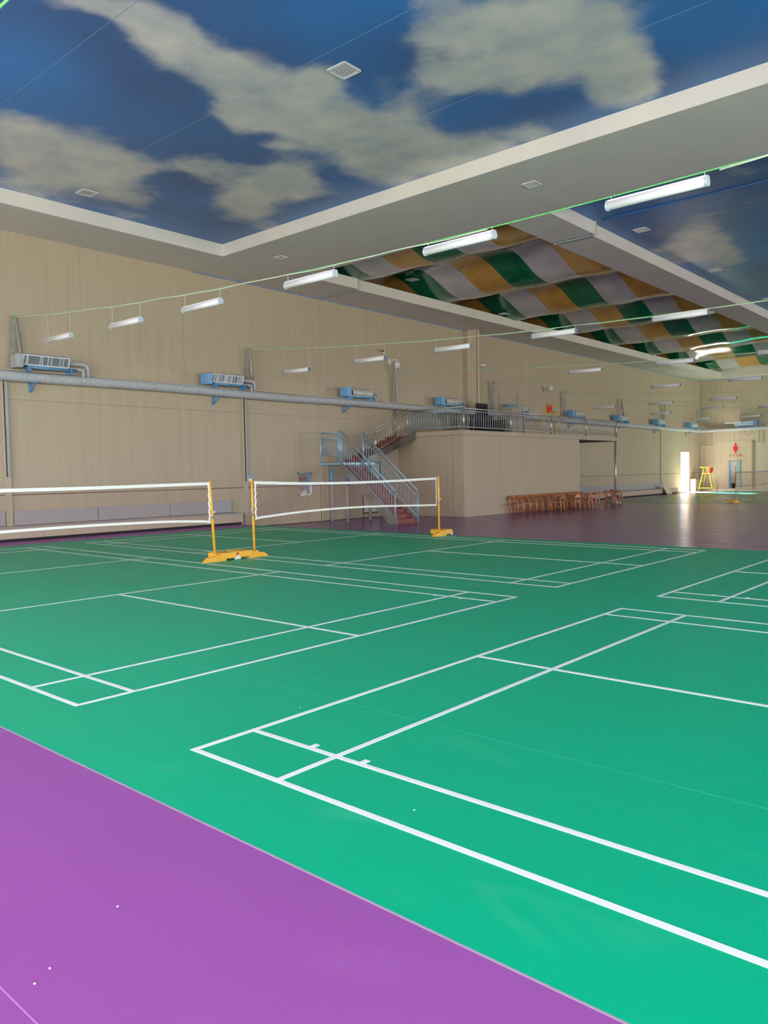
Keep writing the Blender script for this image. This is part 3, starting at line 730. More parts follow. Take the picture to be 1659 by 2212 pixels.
def heater(v, kind, label):
    t = thing('wall_heater', label, 'heater', (-17.1, v, 4.57), 0, 'fan heaters on the heating pipe')
    L = 1.5
    A = Matrix.Rotation(.35, 3, 'Y')
    cm = 'blue' if kind else 'galv'
    MB().box((0, -L / 2 + .02 if kind > 1 else -.83, .23), (.42, .24 if kind > 1 else .16, .36)).build('motor_box', M_['galv' if kind == 0 else 'blue'], t, .015)
    if kind < 2:
        m = MB(); c = Vector((.16, -.10, .27)); ax = A @ Vector((0, 0, 1)); nrm = A @ Vector((1, 0, 0))
        for s_ in (-1, 1):
            m.box(c + ax * s_ * .13, (.03, 1.26, .03), A); m.box(c + Vector((0, s_ * .63, 0)), (.03, .03, .29), A)
        m.build('grille_frame', M_['grille'], t)
        rr = random.Random(int(v * 10)); m = MB(); m2 = MB()
        for i in range(40):
            q = (m2 if rr.random() < (.3 if kind == 0 else .6) else m)
            q.box(c + Vector((0, -.6 + 1.2 * i / 39, 0)) - nrm * .008, (.012, .026, .24), A)
        m.build('dark_fins', M_['slat'], t); m2.build('pale_fins', M_['slat2'], t)
        MB().box(c - nrm * .12, (.2, 1.24, .25), A).build('housing', M_['galv'], t)
    else:
        m = MB(); vs = []; fs = []
        for j in range(13):
            for i in range(9):
                a = -1.1 + 2.6 * i / 8; r = .17 + .02 * math.sin(j * 2.3 + i)
                vs.append((.02 + r * math.cos(a), -.5 + 1.15 * j / 12, .24 + r * math.sin(a)))
        for j in range(12):
            for i in range(8): e = j * 9 + i; fs.append((e, e + 1, e + 10, e + 9))
        m.add(vs, fs, True)
        m.build('film_cover', M_['film'], t)
        MB().box((-.06, .1, .2), (.25, 1.2, .24)).build('housing', M_['blue' if kind > 1 else 'galv'], t)
    MB().cyl((.1, -.6, .09), (.1, .78, .09), .045, 10).build('drip_tray', M_['dblue' if kind < 2 else 'blue'], t)
    for y in (-.55, .60):
        MB().bb(-.1, .16, y - .02, y + .02, -.02, .12).bb(-.12, .18, y - .05, y + .05, -.04, -.01).build('foot', M_['dblue' if kind < 2 else 'blue'], t)
    MB().tube([(-.06, .5, .30), (-.06, 1.1, .30), (-.06, 1.18, .27), (-.06, 1.2, .2), (-.06, 1.2, -.06)], .055, 10).build('supply_pipe', M_['insul'], t)
    MB().tube([(0, .5, .14), (0, 1.0, .14), (0, 1.03, .1), (0, 1.03, -.06)], .05, 10).build('return_pipe', M_['insul'], t)
    return t
heater(7.42, 0, 'dark grey finned heater with white grille frame at the left photo edge')
heater(13.5, 1, 'blue-framed finned heater with a red mark, above the left bench end')
hl = ['blue heater on the pipe left of the hanging dome camera', 'blue heater on the pipe left of the tall column',
      'blue heater behind the khaki cabinet on the mezzanine', 'blue heater right of the yellow umpire chair on the mezzanine',
      'blue heater above the far end of the mezzanine railing', 'blue heater on the long wall, second from the far corner', 'blue heater on the long wall, closest to the far corner']
for v, l in zip([19.9, 25.95, 31.8, 38.1, 44.1, 50.1, 56.3], hl): heater(v, 2, l)
# heater on the end wall
t = thing('wall_heater', 'long blue louvred heater on the end wall above the washroom sign', 'heater', (-14.1, 58.62, 4.6), 0, 'fan heaters on the heating pipe')
MB().box((0, -.05, .26), (1.35, .3, .30)).build('housing', M_['blue'], t, .02)
m = MB()
for i in range(4): m.box((0, -.22, .14 + .08 * i), (1.3, .03, .02), Matrix.Rotation(.4, 3, 'X'))
m.build('louvre', M_['grille'], t)
MB().box((.78, -.05, .28), (.22, .34, .4)).build('motor_box', M_['dblue'], t, .02)
for x in (-.5, .5): MB().bb(x - .02, x + .02, -.1, .1, -.04, .12).build('foot', M_['blue'], t)
MB().tube([(.88, -.05, .34), (1.5, -.05, .36), (1.52, -.05, -.06)], .03, 8).build('supply_pipe', M_['insul'], t)

def rz_(u): return 5.06 + .0033 * (u + .5) ** 2
ROWS = [-0.15, 6.64, 14.6, 22.4, 29.8, 37.0, 44.3, 51.3, 58.2]
where = ['nearest', 'second', 'third', 'fourth', 'fifth', 'sixth', 'seventh', 'eighth', 'farthest']
desc = ['green lamp rope just crossing the top left photo corner', 'bright green and white lamp rope with the large near tubes, from the left photo edge',
        'lamp rope running from the bracket above the left bench end', 'lamp rope running from the bracket behind the dome camera', 'lamp rope running from the bracket just right of the tall column',
        'lamp rope running from the bracket behind the yellow umpire chair', 'lamp rope from the splayed bracket at the far end of the mezzanine', 'lamp rope from the bracket second from the far corner', 'lamp rope from the bracket in the far corner']
bd = ['grey steel rope bracket on the long wall outside the left photo edge', 'tall grey steel rope bracket at the left photo edge', 'slim steel rope bracket above the left bench end', 'steel rope bracket below the hanging dome camera', 'steel rope bracket just right of the tall column',
      'steel rope bracket behind the yellow umpire chair', 'splayed steel rope bracket at the far end of the mezzanine', 'steel rope bracket on the long wall, second from the far corner', 'steel rope bracket in the far corner']
for i, v in enumerate(ROWS):
    t = thing('lamp_rope', desc[i], 'rope', (0, v, 0), 0, 'ropes strung across the hall')
    gp = []; wp = []
    x = -17.25
    rr = random.Random(i)
    while x < 16.3:
        z = rz_(x)
        gp.append((x, 0, z))
        wp.append((x, -.014 + .004 * math.sin(x * 2.1 + i), z - .004 - .018 * abs(math.sin(x * 1.02 + i)) + .006 * math.sin(x * 4.7)))
        x += .35
    MB().tube(gp, ([.012] * len(gp), [.003 if p[0] < -9 else (.005 if p[0] < -3 else .0085) for p in gp], [.005] * len(gp))[i] if i < 3 else .0035, 6).build('green_rope', M_['rope_g'], t)
    if i == 1:
        MB().tube([p for p in wp if p[0] < -2.2], .0095, 6).build('white_cable', M_['rope_w'], t)
        MB().tube([p for p in wp if p[0] > .85], .011, 6).build('white_cable', M_['rope_w'], t)
    elif i:
        MB().tube(wp, .0085 if i < 4 else .006, 6).build('white_cable', M_['rope_w'], t)
    if i == 8: continue_ = True
    b = thing('rope_bracket', bd[i], 'bracket', (W0, v, 4.58), 0, 'rope brackets on the long wall')
    H = rz_(-17.25) - 4.58
    sp_ = .75 if i == 6 else .22
    sg = -1 if i in (1,) else 1
    MB().bar((.07, -.06, .03), (.24, 0, H + .03), .07, .07).build('strut', M_['steel'], b)
    MB().bar((.10, sp_ * 1.0 + .05, .03), (.24, .02, H), .07, .07).build('strut', M_['steel'], b)
    MB().bb(.18, .30, -.05, .07, H - .04, H + .03).build('head_plate', M_['steel'], b)
    MB().box((.25, 0, H + .04), (.07, .07, .05)).build('rope_knot', M_['rope_g'], b)

# tube lamps
def make_lamp(capm='cap'):
    t = thing('tube_lamp', '', 'lamp', (0, 0, 0), 0, None)
    prof = []
    for k in range(15):
        a = math.radians(-205 + 230 * k / 14)
        prof.append((.052 * math.cos(a), .052 * math.sin(a)))
    prof = [(-.026, .058)] + prof + [(.026, .058)]
    m = MB(); m.prism(prof, 0, 1.2, lambda a, b, d: (d, a, b)); m.sm = [True if len(f) == 4 else False for f in m.f]
    m.build('diffuser', M_['diffuser'], t)
    MB().bb(0, 1.2, -.032, .032, .045, .068).build('housing', M_['housing'], t)
    for x0, x1 in ((-.022, .0), (1.2, 1.222)):
        m = MB(); p2 = [(a * 1.12, b * 1.12) for a, b in prof]; m.prism(p2, x0, x1, lambda a, b, d: (d, a, b)); m.build('end_cap', M_[capm], t)
    return t
protos = {}
def lamp(row, u, z, label):
    v = ROWS[row]
    capm = 'cap' if row <= 1 else 'dcap'
    if capm not in protos:
        t = make_lamp(capm); protos[capm] = t
    else:
        t = copy_tree(protos[capm])
        for ch in children(t):
            if ch.name.startswith('hanger'): bpy.data.objects.remove(ch)
    t.location = (u, v, z)
    tag(t, label, 'lamp', 'tube lamps hung from the ropes')
    for x in (.03, 1.17):
        zz = rz_(u + x) - z
        pts = [(x, 0, .06), (x + .012, .004, .06 + (zz - .06) * .5), (x, 0, zz)]
        if abs(zz - .06) < .02: pts = [(x, 0, .05), (x, 0, max(zz, .09))]
        MB().tube(pts, .0045 if row < 3 else .007, 5).build('hanger_cord', M_['rope_w'], t)
R1 = [(-15.42, 5.12), (-12.33, 5.055), (-9.52, 5.01), (-6.42, 4.98), (-3.30, 4.955), (-.40, 4.95)]
l1 = ['faint tube lamp on the near rope, leftmost in the photo', 'tube lamp on the near rope, second from the left photo edge', 'tube lamp on the near rope, third from the left photo edge',
      'white tube lamp on the near rope left of the wavy canopy', 'bright tube lamp in front of the gold corner of the canopy', 'largest and brightest tube lamp, against the right sky tray']
for (u, z), l in zip(R1, l1): lamp(1, u, z, l)
R2 = [(-15.50, 5.0), (-12.28, 5.01), (-9.23, 5.0), (-6.17, 4.99), (-3.07, 4.985)]
l2 = ['tube lamp above the fire cabinet, leftmost on the second rope', 'tube lamp just left of the dome camera', 'tube lamp just left of the tall column top', 'tube lamp below the left edge of the canopy, on the second rope', 'tube lamp across the right half of the wavy canopy']
for (u, z), l in zip(R2, l2): lamp(2, u, z, l)
R3 = [(-9.25, 5.06), (-6.14, 5.04), (-3.04, 5.04)]
l3 = ['tube lamp above the umpire chair, leftmost on the third rope', 'tube lamp below the far left edge of the canopy', 'tube lamp cut by the right photo edge below the canopy']
for (u, z), l in zip(R3, l3): lamp(3, u, z, l)
for (u, z), l in zip([(-9.33, 5.09), (-6.18, 5.08)], ['tube lamp hanging left of the far wall corner near the ceiling', 'purplish tube lamp right under the ceiling edge of the end wall']): lamp(4, u, z, l)
for (u, z), l in zip([(-15.5, 4.98), (-12.4, 4.98), (-9.3, 4.98)], ['low tube lamp right of the umpire chair, above the mezzanine heaters', 'upper of three short tube lamps left of the far corner', 'tube lamp against the upper end wall']): lamp(5, u, z, l)
for (u, z), l in zip([(-15.3, 4.97), (-12.25, 5.1), (-9.1, 4.98)], ['lower tube lamp above the heater second from the far corner', 'dim tube lamp reaching right from the far corner bracket', 'dim tube lamp cut by the right photo edge on the end wall']): lamp(6, u, z, l)
for (u, z), l in zip([(-15.35, 4.95), (-12.2, 4.93)], ['pale tube lamp just above the pipe in the far corner', 'tube lamp above the end wall heater, right one']): lamp(7, u, z, l)
lamp(8, -15.4, 4.92, 'warm-lit tube lamp above the end wall heater, left one')

# grey conduit drops from the pipe
for v, zb, l in ((6.38, 1.72, 'grey conduit drop on the long wall at the left photo edge'), (14.46, 1.43, 'grey conduit drop on the long wall above the left bench end')):
    t = thing('conduit_drop', l, 'conduit', (W0 + .06, v, zb))
    MB().bb(0, .05, -.03, .05, 0, 4.3 - zb).build('channel', M_['galv'], t)
    MB().bb(0, .03, -.10, -.055, .0, 4.3 - zb).build('cover_strip', M_['wall_pale'], t)
    MB().bb(.005, .06, -.035, -.03, 0, 4.3 - zb).build('shadow_gap', M_['joint'], t)
t = thing('conduit_drop', 'thin steel pole rising behind the upper stair flight', 'conduit', (-17.42, 22.47, DZ1))
MB().cyl((0, 0, 0), (0, 0, 1.0), .045, 10).build('tube', M_['steel'], t)
MB().cyl((0, .0, .95), (0, .0, 2.6), .012, 6).build('cable', M_['conduit'], t)

# ------------------------------------------------------------------ wall devices
t = thing('fire_cabinet', 'recessed fire hose cabinet with red lettering on the long wall', 'cabinet', (W0, 17.25, .87))
m = MB()
for a, b, c, d in ((-.34, .34, -.02, .03), (-.34, .34, .80, .85), (-.34, -.29, -.02, .85), (.29, .34, -.02, .85)): m.bb(0, .03, a, b, c, d)
m.build('frame', M_['stainless'], t)
MB().bb(0, .012, -.29, .15, .03, .80).build('door', M_['mirror'], t)
MB().bb(0, .02, .15, .29, .03, .80).build('side_panel', M_['blue'], t)

def text_mesh(s, size, name, mt, parent, loc, rot, depth=.004):
    cu = bpy.data.curves.new('txt', 'FONT'); cu.body = s; cu.size = size; cu.align_x = 'CENTER'; cu.align_y = 'CENTER'; cu.extrude = depth
    tmp = bpy.data.objects.new('txt', cu); COL.objects.link(tmp)
    bpy.context.view_layer.update()
    dg = bpy.context.evaluated_depsgraph_get()
    me = bpy.data.meshes.new_from_object(tmp.evaluated_get(dg))
    bpy.data.objects.remove(tmp)
    me.materials.clear(); me.materials.append(mt)
    o = bpy.data.objects.new(name, me); COL.objects.link(o)
    if parent is not None: o.parent = parent
    o.location = loc; o.rotation_euler = rot
    return o
text_mesh('消火栓', .11, 'lettering', M_['textred'], t, (.018, -.07, .60), (PI / 2, 0, PI / 2))
text_mesh('119', .10, 'lettering', M_['textred'], t, (.018, -.07, .22), (PI / 2, 0, PI / 2))

t = thing('control_box', 'small white and blue box on the long wall by the conduit end', 'box', (W0 + .02, 14.62, 1.42))
MB().bb(0, .08, -.09, .09, 0, .22).build('body', M_['white'], t, .01)
MB().bb(.08, .085, -.07, .07, .12, .20).build('blue_face', M_['dblue'], t)
MB().bb(0, .1, -.1, .1, .22, .25).build('cap', M_['dblue'], t)

def dome_cam(loc, label):
    t = thing('dome_camera', label, 'camera', loc); t.scale = (.85, .85, .85)
    MB().bb(0, .05, -.09, .09, -.12, .12).build('wall_plate', M_['camwhite'], t, .01)
    MB().tube([(0, 0, .02), (.28, .05, .08), (.40, .1, .06), (.42, .1, -.04)], .035, 10).build('arm', M_['camwhite'], t)
    MB().tube([(.42, .1, -.02), (.42, .1, -.08), (.42, .1, -.20), (.42, .1, -.32)], [.06, .12, .14, .11], 16).build('shell', M_['camwhite'], t)
    MB().ball((.42, .1, -.34), .105, 14, 8).build('dome', M_['camwhite'], t)
    MB().ball((.50, .04, -.37), .035, 10, 6).build('lens', M_['black'], t)
dome_cam((W0, 22.25, 6.30), 'white dome camera hanging beside the stairs, above the third bracket')
dome_cam((W0, 35.1, 6.22), 'white dome camera on the long wall above the mezzanine')
def bullet(loc, rz, label):
    t = thing('bullet_camera', label, 'camera', loc, rz)
    MB().bb(0, .03, -.05, .05, -.05, .05).build('wall_plate', M_['camwhite'], t)
    MB().cyl((.02, 0, 0), (.14, 0, .02), .02).build('arm', M_['camwhite'], t)
    MB().cyl((.06, 0, .06), (.34, .0, .0), .055, 14).build('barrel', M_['camwhite'], t)
    MB().cyl((.335, 0, .002), (.35, 0, -.002), .042, 14).build('lens', M_['black'], t)
bullet((W0, 21.9, 6.66), -.9, 'small bullet camera with black lens above the dome camera')
bullet((-16.98, 28.12, 6.60), .5, 'small white bullet camera on the tall column')

# ------------------------------------------------------------------ doors
d1 = MB(); 
for a, b, c, d in ((DV0 - .02, DV0 + .05, LOW, DZ + .02), (DV1 - .05, DV1 + .02, LOW, DZ + .02), (DV0, DV1, DZ - .05, DZ + .02)): d1.bb(W0 - .31, W0 + .01, a, b, c, d)
d1 = d1.build('door_1', M_['wall_pale']); tag(d1, 'open side door blazing with daylight in the long wall', kind='structure')
MB().box((W0 - .72, DV0 + .12, 1.25), (.9, .05, 2.6), Matrix.Rotation(.12, 3, 'Z')).build('door_leaf', M_['door_white'], d1)
d2 = MB().bb(W0 - .01, W0 + .012, 20.5, 21.5, .06, 2.05).build('door_2', M_['door_white']); tag(d2, 'off-white door in the long wall behind the staircase', kind='structure')
m = MB()
for a, b, c, d in ((20.45, 20.5, .02, 2.1), (21.5, 21.55, .02, 2.1), (20.5, 21.5, 2.05, 2.1), (20.45, 21.55, .0, .05)): m.bb(W0 - .01, W0 + .02, a, b, c, d)
m.build('door_frame', M_['joint'], d2)
d3 = MB()
for a, b, c, d in ((TD0, TD0 + .07, 0, TDZ), (TD1 - .07, TD1, 0, TDZ), (TD0, TD1, TDZ - .07, TDZ)): d3.bb(a, b, VF - .03, VF + .3, c, d)
d3 = d3.build('door_3', M_['doorblue']); tag(d3, 'blue framed washroom door standing open in the end wall', kind='structure')
MB().box((TD1 - .25, VF + .12, 1.02), (.36, .04, 2.0), Matrix.Rotation(.35, 3, 'Z')).build('door_leaf', M_['doorleaf'], d3)
MB().bb(TD1 - .34, TD1 - .30, VF + .02, VF + .06, .95, 1.15).build('handle', M_['stainless'], d3)
m = MB(); m.bb(TD0 - 1, TD1 + 1.5, VF + 2.6, VF + 2.7, -.2, 3); m.bb(TD0 - 1, TD0 - .9, VF + .3, VF + 2.7, -.2, 3); m.bb(TD1 + 1.4, TD1 + 1.5, VF + .3, VF + 2.7, -.2, 3); m.bb(TD0 - 1, TD1 + 1.5, VF + .3, VF + 2.7, 2.6, 2.7)
tag(m.build('wall_washroom', M_['tile']), 'pale walls of the washroom behind the blue door', kind='structure')
tag(MB().bb(TD0 - 1, TD1 + 1.5, VF, VF + 2.7, -.2, 0.0).build('floor_washroom', M_['tile']), 'pale washroom floor behind the blue door', kind='structure')
t = thing('cubicle_partition', 'brown cubicle boards seen through the washroom door', 'partition', (-14.9, VF + 1.6, 0))
MB().bb(-.45, -.02, 0, .04, .1, 1.75).build('board', M_['brown'], t); MB().bb(.02, .5, -.02, .02, .05, 1.9).build('board', M_['brown'], t)
MB().bb(-.02, .02, -.01, .03, 0, 1.9).build('post', M_['grille'], t)
t = thing('waste_bin', 'black bin just inside the washroom doorway', 'bin', (-15.12, VF + .45, 0))
MB().tube([(0, 0, 0), (0, 0, .34), (0, 0, .36)], [.10, .13, .135], 14).build('bucket', M_['black'], t)
MB().tube([(0, 0, .36), (0, 0, .39)], [.14, .10], 14).build('lid', M_['black'], t)

MB().bb(W0 - .20, W0 - .15, DV0 + .24, DV0 + .36, LOW, 2.3).build('door_edge', M_['brown'], d1)
wl_ = bpy.data.lights.new('washroom_fill', 'POINT'); wl_.energy = 60; wl_.shadow_soft_size = .2  # point lamp added to brighten the washroom, it has no fitting
wo_ = bpy.data.objects.new('washroom_fill', wl_); COL.objects.link(wo_); wo_.location = (-14.9, VF + 1.0, 2.3)
# washroom sign
t = thing('washroom_sign', 'red woman figure and red Chinese lettering above the blue door', 'sign', (-14.84, VF - .012, 3.05))
m = MB(); n = 16
m.prism([(.085 * math.cos(2 * PI * k / n), .29 + .085 * math.sin(2 * PI * k / n)) for k in range(n)], -.008, .008, lambda a, b, d: (a, d, b))
m.prism([(-.11, .185), (.11, .185), (.145, .12), (.195, -.07), (.15, -.085), (.10, .06), (.10, .0), (.165, -.16), (-.165, -.16), (-.10, .0), (-.10, .06), (-.15, -.085), (-.195, -.07), (-.145, .12)], -.008, .008, lambda a, b, d: (a, d, b))
m.prism([(-.085, -.16), (-.012, -.16), (-.012, -.35), (-.085, -.35)], -.008, .008, lambda a, b, d: (a, d, b))
m.prism([(.012, -.16), (.085, -.16), (.085, -.35), (.012, -.35)], -.008, .008, lambda a, b, d: (a, d, b))
m.build('woman_symbol', M_['signred'], t)
for i, ch in enumerate('女卫生间'):
    text_mesh(ch, .22, 'character', M_['textred'], t, (-.38 + .255 * i, 0, -.56), (PI / 2, 0, 0), .006)

# ------------------------------------------------------------------ benches
def bench(v0, v1, z, label, joints):
    t = thing('wall_bench', label, 'bench', (W0, v0, z))
    L = v1 - v0
    MB().bb(0, .50, 0, L, .0, .075).build('toe_kick', M_['black'], t)
    MB().bb(0, .56, 0, L, .075, .36).build('seat_box', M_['bench'], t)
    MB().bb(.0, .56, 0, L - .02, .362, .395).build('seat_cushion', M_['cushion'], t, .01)
    for a, b in zip(joints[:-1], joints[1:]):
        MB().bb(.0, .09, a - v0 + .01, b - v0 - .01, .40, .80).build('backrest_cushion', M_['cushion'], t, .012)
    return t
bench(-6.0, 13.88, 0, 'long wall bench with grey-violet cushions at the left behind the net', [-5.8, -3.3, -1.7, 1.0, 3.6, 6.27])
bb_ = [o for o in COL.objects if o.name == 'wall_bench'][0]
for a, b in zip([6.50, 8.93, 11.38], [8.93, 11.38, 13.8]):
    MB().bb(.0, .09, a + 6 + .01, b + 6 - .01, .40, .80).build('backrest_cushion', M_['cushion'], bb_, .012)
bench(32.7, 53.0, LOW, 'long wall bench beyond the mezzanine, ending at the bright door', [33.0, 36.1, 39.0, 41.6, 43.8, 46.6, 49.0, 51.6])
t = thing('leaning_board', 'small brown board leaning against the far bench', 'board', (-16.75, 50.6, LOW))
MB().box((0, 0, .30), (.03, .9, .62), Matrix.Rotation(-.5, 3, 'Y')).build('plank', M_['conduit'], t)
MB().bar((-.1, -.3, .3), (-.22, -.6, 1.05), .04, .04).build('handle', M_['conduit'], t)
t = thing('storage_box', 'beige lidded box in the far corner left of the umpire chair', 'box', (-17.15, 57.35, LOW))
MB().bb(-.30, .10, -.5, .5, 0, .92).build('body', M_['cabinet'], t)
MB().bb(-.33, .13, -.53, .53, .92, .96).build('lid', M_['brown'], t)

# ------------------------------------------------------------------ far umpire chair
t = thing('umpire_chair', 'yellow ladder umpire chair on the floor by the end wall', 'umpire chair', (-16.45, 57.5, LOW), .0)
for s_ in (-1, 1):
    y = s_ * .42
    MB().tube([(-.5, y, 0), (-.17, y * .8, 1.42), (-.12, y * .8, 1.78)], .028, 8).build('leg', M_['uyellow'], t)
    MB().tube([(.55, y, 0), (.30, y * .8, 1.35), (.22, y * .8, 1.70), (.05, y * .8, 1.82), (-.40, y * .8, 1.82)], .028, 8).build('leg', M_['uyellow'], t)
    MB().cyl((-.44, y * .97, .26), (.51, y * .97, .26), .024, 8).build('side_bar', M_['uyellow'], t)
    MB().cyl((-.17, y * .8, 1.36), (.28, y * .8, 1.36), .022, 8).build('side_bar', M_['uyellow'], t)
for i in range(5):
    z = .26 + .26 * i; x = -.5 + .33 * z / 1.42
    MB().cyl((x, -.41, z), (x, .41, z), .02, 8).build('rung', M_['uyellow'], t)
MB().box((.04, 0, 1.40), (.44, .52, .05)).build('seat', M_['useat'], t, .015)
MB().box((.32, 0, 1.60), (.07, .52, .42), Matrix.Rotation(.2, 3, 'Y')).build('backrest', M_['useat'], t, .02)

# ------------------------------------------------------------------ badminton nets
def arc(pts, y):
    for (a, za), (b, zb) in zip(pts[:-1], pts[1:]):
        if y <= b: f = (y - a) / (b - a); return za + (zb - za) * f
    return pts[-1][1]
def smooth(pts, n=40):
    y0, y1 = pts[0][0], pts[-1][0]
    out = []
    for i in range(n + 1):
        y = y0 + (y1 - y0) * i / n; s = 0; w_ = 0
        for k in range(-3, 4):
            yy = min(max(y + k * (y1 - y0) * .03, y0), y1); s += arc(pts, yy); w_ += 1
        out.append((y, s / w_ if 0 < i < n else arc(pts, y)))
    return out
def post(parent, y, ylean, side, z0=0.0, xl=0.0, wheel=True, turn=0.0):
    """portable post: pole, foot under the net, weight box outside the court"""
    e = bpy.data.objects.new('net_post', None); COL.objects.link(e); e.parent = parent; e.location = (0, y, z0)
    return e
def netset(name, label, u, y0, y1, top, bot, z0, group, left_post=True, right_post=True, tm='tape', ym='yellow'):
    t = thing(name, label, 'net', (u, 0, z0), 0, group)
    tp = smooth(top); bp = smooth(bot)
    def strip(pl, h, nm, sag=0):
        m = MB()
        vs = []; fs = []
        for y, z in pl:
            vs += [(-.006, y, z - h), (-.006, y, z), (.006, y, z), (.006, y, z - h)]
        for i in range(len(pl) - 1):
            for k in range(4): fs.append((4 * i + k, 4 * i + (k + 1) % 4, 4 * i + 4 + (k + 1) % 4, 4 * i + 4 + k))
        fs.append((0, 1, 2, 3)); e = 4 * (len(pl) - 1); fs.append((e + 3, e + 2, e + 1, e))
        m.add(vs, fs); return m.build(nm, M_[tm], t)
    strip(tp, .055, 'top_tape'); strip([(y, z + .02) for y, z in bp], .042, 'bottom_tape')
    for yy, s_ in ((y0, 1), (y1, -1)):
        a, b = arc(top, yy), arc(bot, yy)
        vs = []; fs = []; n_ = 16
        for i in range(n_ + 1):
            z = b + (a - b) * i / n_; wv = .012 * math.sin(i * 1.9) * s_
            vs += [(-.005, yy + wv, z), (-.005, yy + s_ * .032 + wv, z), (.005, yy + s_ * .032 + wv, z), (.005, yy + wv, z)]
        for i in range(n_):
            for k in range(4): fs.append((4 * i + k, 4 * i + (k + 1) % 4, 4 * i + 4 + (k + 1) % 4, 4 * i + 4 + k))
        m = MB(); m.add(vs, fs); m.build('side_tape', M_[tm], t)
    m = MB(); wd = .0012
    ny = int((y1 - y0) / .02)
    for i in range(ny):
        y = y0 + .02 + (y1 - y0 - .04) * i / ny
        a, b = arc(top, y) - .07, arc(bot, y)
        m.add([(0, y - wd, b), (0, y + wd, b), (0, y + wd, a), (0, y - wd, a)], [(0, 1, 2, 3)])
    for j in range(37):
        f = (j + .5) / 37; vs = []; fs = []
        for i in range(25):
            y = y0 + (y1 - y0) * i / 24; a, b = arc(top, y) - .07, arc(bot, y); z = b + (a - b) * f
            vs += [(0, y, z - wd), (0, y, z + wd)]
        for i in range(24): fs.append((2 * i, 2 * i + 2, 2 * i + 3, 2 * i + 1))
        m.add(vs, fs)
    nt_ = m.build('netting', M_['netting'], t); nt_['kind'] = 'stuff'
    return t
def net_post(label, u, v, z0, side, lean, group, mt='yellow', wheel=True):
    """side = +1: weight box towards +v, foot towards -v"""
    t = thing('net_post', label, 'post', (u, v, z0), 0, group)
    MB().tube([(0, 0, .04), (0, lean * .75, 1.16), (0, lean, 1.56)], [.026, .026, .020], 12).build('pole', M_[mt], t)
    # foot: sloping casting under the net
    m = MB()
    m.prism([(-.30, 0), (-.18, .085), (.0, .105), (.20, .105), (.20, 0)], -.06, .06, lambda a, b, d: (d + .03, a * side, b))
    m.build('foot', M_[mt], t)
    m = MB()
    m.prism([(.09, .035), (.09, .135), (.14, .155), (.43, .155), (.45, .14), (.45, .035)], -.36, .10, lambda a, b, d: (d, a * side, b))
    m.build('weight_box', M_[mt], t, .012)
    for x in (-.30, .06):
        MB().cyl((x - .025, side * .445, .045), (x + .025, side * .445, .045), .045, 14).build('wheel', M_['white'], t)
    for x in (-.045, .045): MB().cyl((x, -side * .02, .10), (x, -side * .02, .135), .011, 8).build('bolt', M_['white'], t)
    MB().box((.03, 0, .115), (.09, .12, .02)).build('clamp_plate', M_[mt], t)
    r = MB().tube([(0, lean * .6 - side * -.03, .93), (.03, lean * .6 + side * .05, .98)], .018, 8).build('tension_handle', M_['cap'], t)
    MB().box((0, lean * .58, .86), (.06, .06, .035)).build('pole_collar', M_['slat'], t)
    return t
G = 'badminton nets'
netset('badminton_net', 'white taped badminton net at the left, cut by the photo edge', -8.41, .36, 6.33, [(.36, 1.52), (2.4, 1.515), (3.9, 1.515), (6.33, 1.54)], [(.36, .80), (2.4, .85), (3.92, .86), (5.76, .83), (6.33, .77)], 0, G)
netset('badminton_net', 'white taped badminton net in front of the staircase', -8.33, 7.37, 13.40, [(7.37, 1.54), (8.5, 1.49), (9.88, 1.47), (11.5, 1.48), (13.40, 1.52)], [(7.37, .78), (7.9, .83), (9.28, .88), (10.8, .88), (13.40, .80)], 0, G)
G2 = 'portable yellow net posts'
net_post('yellow net post left of the gap between the two nets', -8.41, 6.42, 0, 1, -.08, G2)
net_post('yellow net post right of the gap between the two nets', -8.42, 7.40, 0, -1, -.02, G2)
net_post('yellow net post on the far sideline in front of the purple floor', -8.25, 13.38, 0, 1, -.0, G2)
net_post('yellow net post of the left net, outside the left photo edge', -8.41, .28, 0, -1, .0, G2)
netset('badminton_net', 'small dark-taped badminton net far off at the right photo edge', -8.6, 38.7, 44.7, [(38.7, 1.58), (41, 1.55), (44.7, 1.58)], [(38.7, .83), (41, .81), (44.7, .84)], LOW, G, tm='slat')
net_post('orange net post far off, right of the washroom door', -8.6, 38.65, LOW, -1, .0, G2)

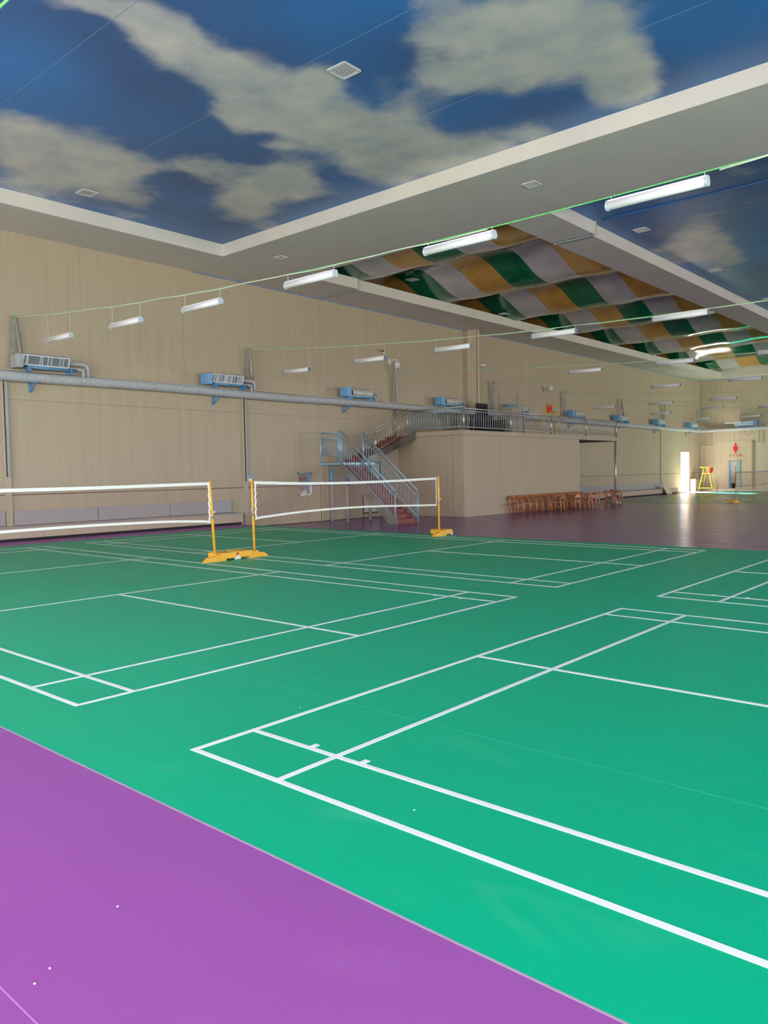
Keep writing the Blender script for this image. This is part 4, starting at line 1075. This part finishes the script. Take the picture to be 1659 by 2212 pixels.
# ------------------------------------------------------------------ wooden armchairs
def make_chair():
    t = thing('wooden_armchair', '', 'chair', (0, 0, 0), 0, None)
    w, d = .46, .44
    for s_ in (-1, 1):
        # front leg curves up into the arm
        MB().tube([(.20, s_ * .20, 0), (.215, s_ * .205, .22), (.20, s_ * .215, .42), (.16, s_ * .215, .58), (.08, s_ * .225, .645)], [.026, .034, .034, .028, .024], 8).build('leg', M_['wood'], t)
        MB().tube([(-.24, s_ * .17, 0), (-.205, s_ * .18, .22), (-.195, s_ * .19, .42), (-.23, s_ * .205, .60), (-.27, s_ * .20, .70)], [.025, .033, .034, .028, .024], 8).build('leg', M_['wood'], t)
    # bentwood arm and top rail in one sweep
    pts = []
    for k in range(17):
        a = -1.05 * PI / 2 + 2.1 * PI / 2 * k / 16
        pts.append((.10 - .40 * math.cos(a) if abs(a) < PI / 2 else .10 + .1 * (abs(a) - PI / 2), .228 * math.sin(a), .655 + .07 * max(0, math.cos(a))))
    MB().tube(pts, .032, 8).build('arm_rail', M_['wood'], t)
    MB().prism([(-.20, .0), (-.18, .03), (.18, .03), (.20, .0), (.18, -.14), (-.18, -.14)], 0, .022, lambda a, b, dd: (-.275 + dd + a * a * 1.2, a, .69 + b)).build('backrest', M_['wood'], t)
    MB().box((0, 0, .425), (d, .42, .03)).build('seat', M_['seat'], t, .01)
    m = MB()
    for s_ in (-1, 1): m.bar((.20, s_ * .20, .385), (-.195, s_ * .185, .385), .02, .04)
    m.bar((.205, -.2, .385), (.205, .2, .385), .02, .04); m.bar((-.195, -.185, .385), (-.195, .185, .385), .02, .04)
    m.build('seat_frame', M_['wood'], t)
    for s_ in (-1, 1): MB().cyl((.21, s_ * .2, .2), (-.205, s_ * .18, .2), .012, 6).build('stretcher', M_['wood'], t)
    return t
ch0 = make_chair()
first = True
def chair(x, y, rz, label, grp):
    global first
    if first: c = ch0; first = False
    else: c = copy_tree(ch0)
    c.location = (x, y, LOW); c.rotation_euler = (0, 0, rz)
    tag(c, label, 'chair', grp)
ordn = ['first', 'second', 'third', 'fourth', 'fifth', 'sixth', 'seventh', 'eighth', 'ninth', 'tenth', 'eleventh', 'twelfth']
rr = random.Random(3)
for i in range(12):
    chair(-13.72 + rr.uniform(-.02, .02), 26.05 + .535 * i, rr.uniform(-.03, .03), 'orange-brown wooden armchair backed to the panelled room, %s in the row from the left' % ordn[i], 'armchairs along the panelled room')
fr = ['leftmost', 'second from left', 'third from left', 'rightmost']
for i, y in enumerate([28.35, 29.8, 31.05, 31.8]):
    chair(-13.0, y, PI + (.1, -.1, .05, .0)[i], 'orange-brown wooden armchair facing the row by the room, %s of the four' % fr[i], 'armchairs facing the row')
chair(-13.25, 34.15, .15, 'wooden armchair standing left of the slim deck column', 'armchairs by the deck column')
chair(-13.65, 35.75, .1, 'wooden armchair standing just behind the slim deck column', 'armchairs by the deck column')

# ------------------------------------------------------------------ small pipes on the end wall
t = thing('drain_pipe', 'thin white pipe loop on the end wall near the far corner', 'pipe', (-16.6, VF - .09, 3.3))
MB().tube([(-.7, 0, -3.3), (-.7, 0, 0), (.0, 0, 0), (.0, 0, 1.1)], .035, 8).build('tube', M_['conduit'], t)
t = thing('drain_pipe', 'thin white pipe loop on the end wall at the right photo edge', 'pipe', (-13.3, VF - .09, 3.35))
MB().tube([(-.1, 0, 1.1), (0, 0, 1.0), (0, 0, 0), (.3, 0, 0), (.3, 0, 1.1)], .03, 8).build('tube', M_['conduit'], t)
t = thing('pipe_hanger', 'small triangular steel hanger under the end wall pipe', 'bracket', (-13.9, VF - .1, 4.3))
m = MB(); m.bar((-.25, -.15, 0), (0, -.12, -.42), .03, .03); m.bar((0, -.12, -.42), (.3, 0, 0), .02, .02); m.bar((-.25, -.15, 0), (-.25, .1, 0), .03, .03); m.build('frame', M_['steel'], t)

# ------------------------------------------------------------------ outside
tag(MB().bb(-90, 90, -80, 120, -1.0, -.72).build('ground', M_['grass']), 'dark lawn outside the hall', kind='structure')
tag(MB().bb(-30, W0 - .3, 45, 66, -.72, LOW).build('terrace', M_['ground']), 'pale terrace outside the bright side door', kind='structure')
